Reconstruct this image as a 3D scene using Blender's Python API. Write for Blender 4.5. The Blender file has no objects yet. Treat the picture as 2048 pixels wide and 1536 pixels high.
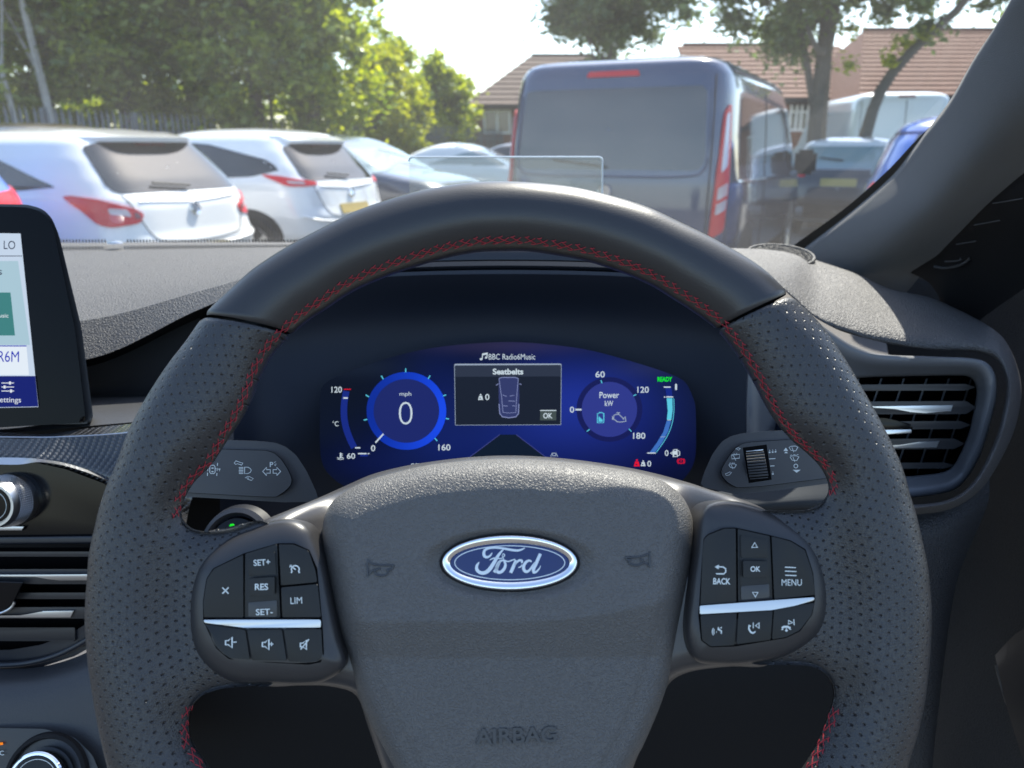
import bpy, bmesh, math, random
import numpy as np
from mathutils import Vector, Matrix
R = math.radians
random.seed(7); rng = np.random.default_rng(7)
SC = bpy.context.scene
COL = SC.collection

# ------------------------------------------------------------------ camera
PITCH = R(17.0); FPX = 1540.0
CAM = np.array([0.0, 0.0, 1.33])
FW = np.array([0.0, math.cos(PITCH), -math.sin(PITCH)])
UP = np.array([0.0, math.sin(PITCH), math.cos(PITCH)])
RT = np.array([1.0, 0.0, 0.0])
cd = bpy.data.cameras.new("camera"); cam = bpy.data.objects.new("camera", cd); COL.objects.link(cam)
cam.location = CAM; cam.rotation_euler = (R(90) - PITCH, 0, 0)
cd.sensor_width = 36; cd.lens = 36 * FPX / 2048; cd.clip_start = 0.02; cd.clip_end = 2000
cd.dof.use_dof = True; cd.dof.focus_distance = 0.44; cd.dof.aperture_fstop = 11.5
SC.camera = cam

# ------------------------------------------------------------------ world, sun, exposure
SUN_AZ, SUN_EL = R(22), R(54)
world = bpy.data.worlds.new("World"); SC.world = world; world.use_nodes = True
wn = world.node_tree.nodes; wl = world.node_tree.links
bgn = wn["Background"]
sky = wn.new("ShaderNodeTexSky"); sky.sky_type = 'NISHITA'; sky.sun_disc = False
sky.sun_elevation = SUN_EL; sky.sun_rotation = SUN_AZ; sky.air_density = 1.0; sky.dust_density = 1.2; sky.ozone_density = 1.0
wl.new(sky.outputs[0], bgn.inputs[0]); bgn.inputs[1].default_value = 0.15
sd = bpy.data.lights.new("sun", 'SUN'); sun = bpy.data.objects.new("sun", sd); COL.objects.link(sun)
SV = Vector((math.sin(SUN_AZ)*math.cos(SUN_EL), math.cos(SUN_AZ)*math.cos(SUN_EL), math.sin(SUN_EL)))
sun.rotation_euler = SV.to_track_quat('Z', 'Y').to_euler()
sd.energy = 4.6; sd.angle = R(0.53); sd.color = (1.0, 0.93, 0.82)
sun.location = (0, 0, 30)
SC.view_settings.view_transform = 'Standard'; SC.view_settings.look = 'None'
SC.view_settings.gamma = 1.0; SC.view_settings.use_curve_mapping = False
EXPO = 1.42
SC.view_settings.exposure = EXPO
EMI = 2.0 ** (-EXPO)
SC.cycles.use_denoising = True
SC.cycles.max_bounces = 8; SC.cycles.transparent_max_bounces = 12; SC.cycles.sample_clamp_indirect = 6

# ------------------------------------------------------------------ helpers
def P(px, py, d):
    "point of the real place that lies d metres ahead of the lens along the bearing of photo pixel (px,py)"
    px = np.asarray(px, float); py = np.asarray(py, float); d = np.asarray(d, float)
    k = (px - 1024) / FPX * d; m = (768 - py) / FPX * d
    return CAM + d[..., None] * FW + k[..., None] * RT + m[..., None] * UP

class Plane:
    def __init__(s, px, py, d, tilt, yaw=0.0):
        s.o = P(px, py, d); t, w = R(tilt), R(yaw)
        s.n = np.array([math.sin(w)*math.cos(t), -math.cos(w)*math.cos(t), math.sin(t)])
        s.x = np.cross(np.array([0, 0, 1.0]), s.n); s.x /= np.linalg.norm(s.x)
        s.y = np.cross(s.n, s.x)
    def at(s, px, py, h=0.0):
        px = np.asarray(px, float); py = np.asarray(py, float)
        h = np.broadcast_to(np.asarray(h, float), px.shape)
        d = FW + ((px - 1024) / FPX)[..., None] * RT + ((768 - py) / FPX)[..., None] * UP
        t = (((s.o - CAM) @ s.n) + h) / (d @ s.n)
        return CAM + d * t[..., None]
    def uv(s, p):
        q = np.asarray(p) - s.o
        return q @ s.x, q @ s.y
    def xy(s, pts, h=0.0):           # pixel list -> metres in plane
        a = np.asarray(pts, float); q = s.at(a[:, 0], a[:, 1], h) - s.o
        return np.stack([q @ s.x, q @ s.y], 1)
    def w(s, u, v, h):               # metres in plane -> world
        u = np.asarray(u, float)[..., None]; v = np.asarray(v, float)[..., None]; h = np.asarray(h, float)[..., None]
        return s.o + u * s.x + v * s.y + h * s.n

def lin(c):
    c = np.asarray(c, float) / 255.0
    return tuple(np.where(c <= 0.04045, c / 12.92, ((c + 0.055) / 1.055) ** 2.4)) + (1.0,)
def zz(pts, z):
    return [(z[0] + x / z[2], z[1] + y / z[2]) + tuple(r) for x, y, *r in pts]
ZL = (360, 1000, 4.388); ZR = (1360, 980, 4.519); ZS = (380, 860, 6.98); ZT = (1400, 850, 7.314)
ZA = (0, 860, 3.073); C1 = (620, 680, 5.487); C2 = (1120, 720, 6.679); C3 = (900, 700, 6.679); ZF = (860, 1050, 6.4)

def tag(o, label=None, cat=None, group=None, kind=None):
    if label: o["label"] = label
    if cat: o["category"] = cat
    if group: o["group"] = group
    if kind: o["kind"] = kind
    return o
def empty(name, loc=(0, 0, 0), rz=0.0, label=None, cat=None, group=None):
    o = bpy.data.objects.new(name, None); o.location = loc; o.rotation_euler = (0, 0, rz); o.empty_display_size = 0.05
    COL.objects.link(o); return tag(o, label, cat, group)
def chain(o):
    m = Matrix.Identity(4)
    while o is not None:
        m = o.matrix_parent_inverse @ o.matrix_basis if o.parent else o.matrix_basis.copy()
        return (chain(o.parent) @ m) if o.parent else m
    return m
def link(o, parent=None, world_coords=True):
    COL.objects.link(o)
    if parent is not None:
        o.parent = parent
        if world_coords: o.matrix_parent_inverse = chain(parent).inverted()
    return o
def mk(name, v, f, mat, parent=None, smooth=True, wc=True, uv=None, angle=40):
    me = bpy.data.meshes.new(name)
    me.from_pydata(np.asarray(v, float).tolist(), [], [list(map(int, q)) for q in f])
    me.materials.append(mat)
    if smooth:
        me.polygons.foreach_set("use_smooth", [True] * len(me.polygons))
        if angle < 180: me.set_sharp_from_angle(angle=R(angle))
    if uv is not None:
        l = me.uv_layers.new(name="UVMap"); idx = np.empty(len(me.loops), int); me.loops.foreach_get("vertex_index", idx)
        l.data.foreach_set("uv", np.asarray(uv, float)[idx].ravel())
    me.validate(); me.update()
    return link(bpy.data.objects.new(name, me), parent, wc)
def gfaces(m, n, cu=False, cv=False, off=0):
    i, j = np.meshgrid(np.arange(m if cu else m - 1), np.arange(n if cv else n - 1), indexing='ij')
    a = i * n + j; b = ((i + 1) % m) * n + j; c_ = ((i + 1) % m) * n + (j + 1) % n; d = i * n + (j + 1) % n
    return (np.stack([a, b, c_, d], -1).reshape(-1, 4) + off)
def grid(name, G, mat, parent=None, cu=False, cv=False, solid=0.0, uv=None, wc=True, angle=60, flip=False):
    m, n = G.shape[:2]; F = gfaces(m, n, cu, cv)
    if flip: F = F[:, ::-1]
    o = mk(name, G.reshape(-1, 3), F, mat, parent, True, wc, None if uv is None else uv.reshape(-1, 2), angle)
    if solid:
        md = o.modifiers.new("thick", 'SOLIDIFY'); md.thickness = solid; md.offset = -1
    return o
def crom(p, n, closed=False):
    "Catmull-Rom resample by chord length to n points"
    p = np.asarray(p, float)
    if closed: q = np.vstack([p[-1:], p, p[:2]])
    else: q = np.vstack([2 * p[:1] - p[1:2], p, 2 * p[-1:] - p[-2:-1]])
    segs = len(p) if closed else len(p) - 1; out = []
    for i in range(segs):
        a, b, c_, d = q[i], q[i + 1], q[i + 2], q[i + 3]
        t = np.linspace(0, 1, 17)[:-1, None]
        m1 = (c_ - a) * 0.5; m2 = (d - b) * 0.5
        L = np.linalg.norm(c_ - b) + 1e-9
        for m_ in (m1, m2):
            l = np.linalg.norm(m_)
            if l > 1.0 * L: m_ *= L / l
        out.append((2*t**3-3*t**2+1)*b + (t**3-2*t**2+t)*m1 + (-2*t**3+3*t**2)*c_ + (t**3-t**2)*m2)
    out = np.vstack(out + ([p[:1]] if closed else [p[-1:]]))
    s = np.r_[0, np.cumsum(np.linalg.norm(np.diff(out, axis=0), axis=1))]
    tt = np.linspace(0, s[-1], n + 1)[:-1] if closed else np.linspace(0, s[-1], n)
    return np.stack([np.interp(tt, s, out[:, k]) for k in range(out.shape[1])], 1)
def loft(name, rows, mat, parent=None, nu=60, nv=24, solid=0.0, flip=False, angle=60, world=False, closed=False, tension=None):
    "rows of (px,py,d) control points -> smooth sheet"
    rr = [crom(np.asarray(r, float) if world else P(*np.asarray(r, float).T), nu, closed) for r in rows]
    A = np.stack(rr, 1)                       # nu x rows x 3
    G = np.stack([crom(A[i], nv) for i in range(nu)], 0) if nv > len(rows) else A
    return grid(name, G, mat, parent, cu=closed, solid=solid, flip=flip, angle=angle)
def rnd(pts, r, n=4):
    "round polygon corners by r (same unit as pts)"
    p = [np.asarray(q, float) for q in pts]; out = []
    for i in range(len(p)):
        a, b, c_ = p[i - 1], p[i], p[(i + 1) % len(p)]
        la, lc = np.linalg.norm(a - b), np.linalg.norm(c_ - b)
        ra = min(r, la * .45); rc = min(r, lc * .45)
        s, e = b + (a - b) / la * ra, b + (c_ - b) / lc * rc
        for k in range(n + 1):
            t = k / n; out.append((1-t)**2 * s + 2*t*(1-t) * b + t*t * e)
    return np.array(out)
def prism(name, pts, fn, h0, h1, mat, parent=None, bevel=0.0006, seg=2, holes=None):
    "outline in pixels -> solid between offsets h0..h1 of the surface map fn(px,py,h)"
    a = np.asarray(pts, float); n = len(a)
    area = 0.5 * np.sum(a[:, 0] * np.roll(a[:, 1], -1) - np.roll(a[:, 0], -1) * a[:, 1])
    if area > 0: a = a[::-1]
    top = fn(a[:, 0], a[:, 1], h1); bot = fn(a[:, 0], a[:, 1], h0)
    bm = bmesh.new(); T = [bm.verts.new(v) for v in top]; B = [bm.verts.new(v) for v in bot]
    ft = bm.faces.new(T)
    for i in range(n): bm.faces.new((T[i], B[i], B[(i + 1) % n], T[(i + 1) % n]))
    bm.faces.new(B[::-1])
    if bevel:
        bmesh.ops.bevel(bm, geom=list(ft.edges), offset=bevel, segments=seg, affect='EDGES', profile=0.6, clamp_overlap=True)
    bmesh.ops.recalc_face_normals(bm, faces=bm.faces[:])
    me = bpy.data.meshes.new(name); bm.to_mesh(me); bm.free(); me.materials.append(mat)
    me.polygons.foreach_set("use_smooth", [True] * len(me.polygons)); me.set_sharp_from_angle(angle=R(35))
    return link(bpy.data.objects.new(name, me), parent)
def ribbon_geo(strokes, fn, h, thick=0.0):
    V, F = [], []
    for st in strokes:
        pts = np.array([q[:2] for q in st[0]], float)
        w = np.array([q[2] if len(q) > 2 else st[1] for q in st[0]], float) / 2
        closed = len(st) > 2 and st[2]
        n = len(pts)
        if n < 2: continue
        if closed: t = np.roll(pts, -1, 0) - np.roll(pts, 1, 0)
        else:
            t = np.gradient(pts, axis=0)
        L = np.linalg.norm(t, axis=1, keepdims=True); t = t / np.maximum(L, 1e-9)
        nn = np.stack([-t[:, 1], t[:, 0]], 1)
        # mitre
        k = np.ones(n)
        for i in range(n):
            if closed or 0 < i < n - 1:
                a = pts[i] - pts[i - 1]; a /= max(np.linalg.norm(a), 1e-9)
                c_ = abs(a @ t[i]); k[i] = min(1 / max(c_, .5), 1.6)
        l = pts + nn * (w * k)[:, None]; r = pts - nn * (w * k)[:, None]
        a = fn(l[:, 0], l[:, 1], h); b = fn(r[:, 0], r[:, 1], h); o = len(V)
        V += list(a) + list(b)
        for i in range(n if closed else n - 1):
            j = (i + 1) % n; F.append((o + i, o + j, o + n + j, o + n + i))
    return V, F
def ribbons(name, strokes, fn, h, mat, parent=None):
    V, F = ribbon_geo(strokes, fn, h)
    return mk(name, V, F, mat, parent, smooth=False)
TXT = {}
def text_mesh(body, bold=0.0):
    if 'M' in body and bold > 0: bold = 0.0
    if (body, bold) in TXT: return TXT[(body, bold)]
    c_ = bpy.data.curves.new("t", 'FONT'); c_.body = body; c_.size = 1; c_.resolution_u = 4; c_.offset = bold
    o = bpy.data.objects.new("t", c_); me = bpy.data.meshes.new_from_object(o)
    v = np.array([q.co[:2] for q in me.vertices]); f = [tuple(p.vertices) for p in me.polygons]
    bpy.data.meshes.remove(me); bpy.data.objects.remove(o); bpy.data.curves.remove(c_)
    mn, mx = v.min(0), v.max(0); v = (v - (mn + mx) / 2) / (mx - mn)
    TXT[(body, bold)] = (v, f); return v, f
def text_geo(items, fn, h, z=None):
    "items: (string, cx, cy, width, height, rot_deg[, bold])"
    V, F = [], []
    for it in items:
        s, cx, cy, w, hh = it[:5]; r = R(it[5]) if len(it) > 5 else 0; b = it[6] if len(it) > 6 else 0.0
        v, f = text_mesh(s, b); x = v[:, 0] * w; y = -v[:, 1] * hh
        px, py = cx + x * math.cos(r) - y * math.sin(r), cy + x * math.sin(r) + y * math.cos(r)
        if z: px, py = z[0] + px / z[2], z[1] + py / z[2]
        o = len(V); V += list(fn(px, py, h)); F += [tuple(i + o for i in q) for q in f]
    return V, F
def marks(name, fn, h, mat, parent, texts=(), strokes=(), fills=(), z=None):
    "printed marks: texts, stroked lines and filled outlines as one thin print"
    V, F = text_geo(texts, fn, h, z)
    if z: strokes = [([(z[0] + q[0] / z[2], z[1] + q[1] / z[2]) + ((q[2] / z[2],) if len(q) > 2 else ()) for q in st[0]], st[1] / z[2]) + tuple(st[2:]) for st in strokes]
    a, b = ribbon_geo(strokes, fn, h); o = len(V); V += a; F += [tuple(i + o for i in q) for q in b]
    for fl in fills:
        p = np.array(zz(fl, z) if z else fl, float); o = len(V)
        V += list(fn(p[:, 0], p[:, 1], h)); F.append(tuple(range(o, o + len(p))))
    return mk(name, V, F, mat, parent, smooth=False)
def arc(cx, cy, rx, ry, a0, a1, n=24):
    return [(cx + rx * math.cos(R(a)), cy - ry * math.sin(R(a))) for a in np.linspace(a0, a1, n)]
def pdist(q, poly, closed=True):
    "distance of points q (N,2) to polyline"
    a = np.asarray(poly, float); b = np.roll(a, -1, 0) if closed else a[1:]
    a = a if closed else a[:-1]
    out = np.full(len(q), 1e9)
    for i in range(len(a)):
        d = b[i] - a[i]; L = d @ d + 1e-18
        t = np.clip(((q - a[i]) @ d) / L, 0, 1)
        out = np.minimum(out, np.hypot(*(q - a[i] - t[:, None] * d).T))
    return out
def box(name, lo, hi, mat, parent=None, M=None, wc=True, bevel=0.0):
    bm = bmesh.new(); bmesh.ops.create_cube(bm, size=1)
    lo, hi = np.array(lo, float), np.array(hi, float)
    for v in bm.verts: v.co = Vector((lo + hi) / 2 + np.array(v.co) * (hi - lo))
    if bevel: bmesh.ops.bevel(bm, geom=bm.edges[:], offset=bevel, segments=2, affect='EDGES')
    if M is not None: bmesh.ops.transform(bm, matrix=M, verts=bm.verts)
    me = bpy.data.meshes.new(name); bm.to_mesh(me); bm.free(); me.materials.append(mat)
    if bevel:
        me.polygons.foreach_set("use_smooth", [True] * len(me.polygons)); me.set_sharp_from_angle(angle=R(35))
    return link(bpy.data.objects.new(name, me), parent, wc)
def tube_geo(path, rad, sides=6, closed=False):
    p = np.asarray(path, float); n = len(p); rad = np.broadcast_to(rad, (n,))
    t = (np.roll(p, -1, 0) - np.roll(p, 1, 0)) if closed else np.gradient(p, axis=0)
    t /= np.linalg.norm(t, axis=1, keepdims=True)
    up = np.array([0.13, 0.21, 1.0]); a = np.cross(t, up); a /= np.linalg.norm(a, axis=1, keepdims=True); b = np.cross(t, a)
    th = np.linspace(0, 2 * np.pi, sides, endpoint=False)
    V = p[:, None] + rad[:, None, None] * (np.cos(th)[None, :, None] * a[:, None] + np.sin(th)[None, :, None] * b[:, None])
    return V.reshape(-1, 3), gfaces(n, sides, closed, True)
def tube(name, path, rad, mat, parent=None, sides=8, closed=False, wc=True):
    V, F = tube_geo(path, rad, sides, closed)
    return mk(name, V, F, mat, parent, wc=wc)
def lathe(name, prof, O, axis, xdir, mat, parent=None, n=48, angle=35):
    "prof: (r,h) pairs revolved about axis at O"
    O, axis, xdir = map(lambda q: np.asarray(q, float), (O, axis, xdir)); yd = np.cross(axis, xdir)
    th = np.linspace(0, 2 * np.pi, n, endpoint=False)
    G = np.array([[O + r * (math.cos(t) * xdir + math.sin(t) * yd) + h * axis for t in th] for r, h in prof])
    return grid(name, G, mat, parent, cv=True, angle=angle, flip=True)

# ------------------------------------------------------------------ materials
class NT:
    def __init__(s, m): s.t = m.node_tree; s.n = s.t.nodes; s.l = s.t.links
    def add(s, typ, ins=None, **kw):
        nd = s.n.new(typ)
        for k, v in kw.items(): setattr(nd, k, v)
        for k, v in (ins or {}).items():
            if isinstance(v, bpy.types.NodeSocket): s.l.new(v, nd.inputs[k])
            else: nd.inputs[k].default_value = v
        return nd
    def math(s, op, a, b=0.0, c_=0.0):
        nd = s.n.new("ShaderNodeMath"); nd.operation = op
        for i, v in enumerate((a, b, c_)):
            if isinstance(v, bpy.types.NodeSocket): s.l.new(v, nd.inputs[i])
            else: nd.inputs[i].default_value = v
        return nd.outputs[0]
    def ramp(s, fac, stops):
        nd = s.n.new("ShaderNodeValToRGB"); s.l.new(fac, nd.inputs[0]); cr = nd.color_ramp
        while len(cr.elements) < len(stops): cr.elements.new(0.5)
        for e, (p_, c_) in zip(cr.elements, stops): e.position = p_; e.color = c_
        return nd.outputs[0]
def mat(name, col=(.5, .5, .5), rough=.5, metal=0., spec=.5, coat=0., coat_rough=.05, emit=None, es=1., bump=None, mottle=0., wscale=1.0, alpha=1.0, sheen=0.0, rvar=0.0):
    """bump: list of (kind, scale, distance); mottle: colour variation"""
    m = bpy.data.materials.new(name); m.use_nodes = True; N = NT(m); b = N.n["Principled BSDF"]
    b.inputs["Base Color"].default_value = tuple(col[:3]) + (1,); b.inputs["Roughness"].default_value = rough
    b.inputs["Metallic"].default_value = metal; b.inputs["Specular IOR Level"].default_value = spec
    b.inputs["Coat Weight"].default_value = coat; b.inputs["Coat Roughness"].default_value = coat_rough
    if sheen: b.inputs["Sheen Weight"].default_value = sheen
    if emit is not None:
        b.inputs["Emission Color"].default_value = tuple(emit[:3]) + (1,); b.inputs["Emission Strength"].default_value = es * EMI
    tc = N.add("ShaderNodeNewGeometry").outputs["Position"] if wscale else None
    if bump or mottle or rvar: tc = N.add("ShaderNodeTexCoord").outputs["Object"]
    if mottle or rvar:
        nz = N.add("ShaderNodeTexNoise", {"Vector": tc, "Scale": 9.0 * wscale, "Detail": 6.0, "Roughness": .65})
        if mottle:
            mx = N.add("ShaderNodeMixRGB", {"Fac": nz.outputs[0], "Color1": tuple(np.array(col[:3]) * (1 - mottle)) + (1,), "Color2": tuple(np.minimum(np.array(col[:3]) * (1 + mottle), 1)) + (1,)})
            N.l.new(mx.outputs[0], b.inputs["Base Color"])
        if rvar:
            mr = N.add("ShaderNodeMapRange", {"Value": nz.outputs[0], "From Min": .3, "From Max": .7, "To Min": rough - rvar, "To Max": rough + rvar})
            N.l.new(mr.outputs[0], b.inputs["Roughness"])
    prev = None
    for kind, scale, dist in (bump or []):
        if kind == 'noise':
            h = N.add("ShaderNodeTexNoise", {"Vector": tc, "Scale": scale, "Detail": 3.0}).outputs[0]
        elif kind == 'grain':      # pebbled plastic / leather cells
            ns = N.add("ShaderNodeTexNoise", {"Vector": tc, "Scale": scale * .8, "Detail": 2.0})
            wv = N.add("ShaderNodeMixRGB", {"Fac": .006 * 300 / scale, "Color1": tc, "Color2": ns.outputs["Color"]}); 
            vo = N.add("ShaderNodeTexVoronoi", {"Vector": wv.outputs[0], "Scale": scale}, feature='DISTANCE_TO_EDGE')
            h = N.add("ShaderNodeMapRange", {"Value": vo.outputs["Distance"], "From Min": 0.0, "From Max": .32}, interpolation_type='SMOOTHSTEP').outputs[0]
        elif kind == 'wave':
            h = N.add("ShaderNodeTexWave", {"Vector": tc, "Scale": scale}).outputs[0]
        bn = N.add("ShaderNodeBump", {"Height": h, "Strength": 1.0, "Distance": dist})
        if prev is not None: N.l.new(prev, bn.inputs["Normal"])
        prev = bn.outputs[0]
    if prev is not None: N.l.new(prev, b.inputs["Normal"])
    return m
BLK = (.018, .019, .021)
M_leather = mat("smooth_leather", (.024, .0235, .0245), .36, bump=[('noise', 1300, .00007)], rvar=.05)
M_airbag = mat("grained_soft_plastic", (.088, .085, .082), .50, bump=[('grain', 680, .00021), ('noise', 1600, .00005)], mottle=.06)
M_satin = mat("satin_dark_trim", (.042, .040, .041), .34, spec=.6, bump=[('noise', 2500, .00004)], rvar=.04)
M_pod = mat("satin_pod", (.026, .0255, .027), .36, bump=[('noise', 2500, .00003)])
M_btn = mat("button_rubber", (.007, .0075, .008), .42, spec=.35, bump=[('noise', 2500, .00003)], rvar=.05)
M_btn2 = mat("button_recess_grey", (.03, .031, .033), .35)
M_chrome = mat("satin_chrome", (.50, .51, .53), .30, metal=1.0)
M_bright = mat("bright_chrome", (.85, .85, .86), .08, metal=1.0)
M_print = mat("white_print", (.62, .66, .64), .5)
M_blue = mat("badge_blue", (.004, .016, .10), .15, spec=.4, coat=.15)
M_red = mat("red_thread", (.33, .014, .026), .6)
M_black = mat("piano_black", (.0035, .0035, .0045), .14, spec=.22)
M_matte = mat("matte_black", (.006, .006, .007), .7, spec=.2)
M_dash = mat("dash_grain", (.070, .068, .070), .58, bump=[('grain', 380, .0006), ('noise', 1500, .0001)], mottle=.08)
M_dash2 = mat("dash_grain_shaded", (.040, .040, .043), .60, bump=[('grain', 380, .0005)], mottle=.06)  # darker copy of the dash grain, with the lip's shade in its colour
M_hard = mat("hard_plastic", (.035, .036, .039), .45, bump=[('noise', 1800, .00008)], rvar=.05)
M_silver = mat("silver_strip", (.80, .81, .83), .28, metal=.9)
M_bezel = mat("vent_bezel_satin", (.095, .10, .11), .40, bump=[('noise', 2500, .00003)])
M_slat = mat("slat_black", (.025, .025, .027), .4)
M_cavity = mat("deep_black", (.003, .003, .0035), .9, spec=.1)
M_navy = mat("cluster_shell_dark", (.007, .011, .021), .55, spec=.3)
# ================================================================== STEERING WHEEL
WP = Plane(1016, 1250, 0.3455, 24.0)
W = WP.at
wheel = empty("steering_wheel", tuple(WP.o - 0.03 * WP.n), label="black leather steering wheel with red stitching, oval badge and control buttons", cat="steering wheel")

PAIRS = [(410,636,580,668),(376,684,545,705),(342,728,519,752),(308,779,500,800),(280,827,480,838),(256,878,453,880),(240,925,425,925),(221,968,388,963),(210,1000,367,998),
(202,1028,361,1028),(196,1055,368,1046),(192,1070,386,1059),(189,1085,417,1064),(186,1100,466,1058),(184,1115,522,1041),(182,1145,560,1070),(178,1200,560,1150),(177,1244,560,1240),
(180,1290,560,1320),(183,1325,545,1368),(186,1345,505,1370),(189,1365,441,1377),(193,1390,404,1391),(197,1414,384,1412),(203,1445,376,1441),(211,1483,381,1483),(225,1536,404,1519),
(244,1590,440,1575),(275,1660,480,1640),(376,1806,530,1715),(537,1946,640,1825),(730,2049,790,1905),(943,2093,960,1935),(1161,2083,1110,1932),(1369,2018,1270,1882),(1553,1901,1400,1792),(1700,1738,1510,1670),
(1770,1630,1565,1600),(1800,1560,1612,1530),(1815,1505,1643,1472),(1828,1465,1661,1425),(1836,1430,1669,1395),(1842,1400,1665,1367),(1846,1375,1646,1344),(1849,1350,1613,1330),(1851,1332,1552,1328),
(1853,1310,1500,1325),(1855,1275,1480,1290),(1856,1215,1480,1200),(1850,1140,1490,1100),(1842,1098,1500,1030),(1838,1080,1536,1021),(1834,1062,1581,1022),(1830,1045,1618,1019),(1826,1028,1641,1009),
(1820,1008,1656,990),(1812,983,1658,965),(1803,950,1643,934),(1790,915,1615,906),(1770,872,1585,880),(1745,823,1552,840),(1717,773,1527,798),(1682,714,1503,752),(1635,648,1470,700),(1577,593,1436,658),
(1530,546,1412,638),(1486,515,1380,616),(1418,477,1345,594),(1350,444,1304,569),(1299,420,1245,543),(1231,398,1170,519),(1146,378,1100,506),(1060,369,1050,500),(992,367,1003,500),(923,371,955,502),
(821,390,890,514),(718,424,800,541),(649,458,735,566),(581,494,690,589),(513,538,649,617),(475,571,620,635),(431,612,597,653)]
PA = np.array(PAIRS, float)
NU = 900; NV = 44
PR = crom(PA, NU, True)
Ou = WP.xy(PR[:, :2]); In = WP.xy(PR[:, 2:])
tv = np.linspace(0, 1, NV) ; tv = 0.5 - 0.5 * np.cos(np.pi * tv)
GR = Ou[:, None] * (1 - tv)[None, :, None] + In[:, None] * tv[None, :, None]
fl = GR.reshape(-1, 2)
do = pdist(fl, Ou).reshape(NU, NV); di = pdist(fl, In).reshape(NU, NV)
def rim_h(do, di, v=1.0):
    r = np.clip((do + di) / 2, .004, .0185)
    q = np.clip(np.minimum(do, di) / r, 0, 1)
    h = .0150 * np.sqrt(np.maximum(1 - (1 - q) ** 2, 0))
    e = np.clip((do - .024) / .020, 0, 1); e = e * e * (3 - 2 * e); w_ = np.clip((.088 - np.abs(v - .008)) / .045, 0, 1); e = e * w_ * w_ * (3 - 2 * w_)
    return h * (1 - e) + (h * .35 - .002) * e
H = rim_h(do, di, GR[..., 1]); H[:, 0] = 0; H[:, -1] = np.minimum(H[:, -1], 0)
top = WP.w(GR[..., 0], GR[..., 1], H)
bot = WP.w(GR[..., 0], GR[..., 1], -H * 0.95 - .0005)
ring = np.concatenate([top, bot[:, -2:0:-1]], 1)        # closed section
# surface coordinates in mm for the perforation pattern
dist_v = np.concatenate([np.zeros((NU, 1)), np.cumsum(np.linalg.norm(np.diff(top, axis=1), axis=2), 1)], 1) * 1000
ang = np.unwrap(np.arctan2(In[:, 1] * .5 + Ou[:, 1] * .5, In[:, 0] * .5 + Ou[:, 0] * .5)) * 172.0
av = np.arctan2(GR[..., 1], GR[..., 0]); ar = ang[:, None] / 172.0
uu = (ar + np.angle(np.exp(1j * (av - ar)))) * 172.0
dd_ = np.linspace(0, .0185, 200); hh_ = .015 * np.sqrt(1 - (1 - dd_ / .0185) ** 2); AL = np.r_[0, np.cumsum(np.hypot(np.diff(dd_), np.diff(hh_)))] * 1000
vv = np.interp(np.minimum(do, .0185), dd_, AL) + np.maximum(do - .0185, 0) * 1000
UV = np.stack([uu, vv], -1)
UV = np.concatenate([UV, UV[:, -2:0:-1]], 1)

def perforated():
    m = mat("perforated_leather", (.0255, .0255, .027), .34, bump=None)
    N = NT(m); b = N.n["Principled BSDF"]
    uv = N.add("ShaderNodeUVMap", uv_map="UVMap").outputs[0]
    sp = N.add("ShaderNodeSeparateXYZ", {0: uv})
    def lat(off):
        u = N.math('MULTIPLY', N.math('SUBTRACT', N.math('FRACT', N.math('ADD', N.math('DIVIDE', sp.outputs[0], 5.0), off + 50)), .5), 5.0)
        v = N.math('MULTIPLY', N.math('SUBTRACT', N.math('FRACT', N.math('ADD', N.math('DIVIDE', sp.outputs[1], 6.5), off + 50)), .5), 6.5)
        return N.math('SQRT', N.math('ADD', N.math('MULTIPLY', u, u), N.math('MULTIPLY', v, v)))
    d = N.math('MINIMUM', lat(0.0), lat(0.5))
    hgt = N.add("ShaderNodeMapRange", {"Value": d, "From Min": .12, "From Max": .82}, interpolation_type='SMOOTHSTEP').outputs[0]
    hole = N.add("ShaderNodeMapRange", {"Value": d, "From Min": .26, "From Max": .46, "To Min": 1.0, "To Max": 0.0}).outputs[0]
    tc = N.add("ShaderNodeTexCoord").outputs["Object"]
    n2 = N.add("ShaderNodeTexNoise", {"Vector": tc, "Scale": 35.0, "Detail": 5.0})
    mr = N.add("ShaderNodeMapRange", {"Value": n2.outputs[0], "From Min": .3, "From Max": .7, "To Min": .30, "To Max": .40}); N.l.new(mr.outputs[0], b.inputs["Roughness"])
    vo = N.add("ShaderNodeTexVoronoi", {"Vector": tc, "Scale": 900.0}, feature='DISTANCE_TO_EDGE')
    b1 = N.add("ShaderNodeBump", {"Height": vo.outputs["Distance"], "Strength": 1.0, "Distance": .00025})
    b2 = N.add("ShaderNodeBump", {"Height": hgt, "Strength": 1.0, "Distance": .0005, "Normal": b1.outputs[0]})
    N.l.new(b2.outputs[0], b.inputs["Normal"])
    mx = N.add("ShaderNodeMixRGB", {"Fac": hole, "Color1": (.0255, .0255, .027, 1), "Color2": (.004, .004, .005, 1)})
    N.l.new(mx.outputs[0], b.inputs["Base Color"])
    return m
M_perf = perforated()

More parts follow.
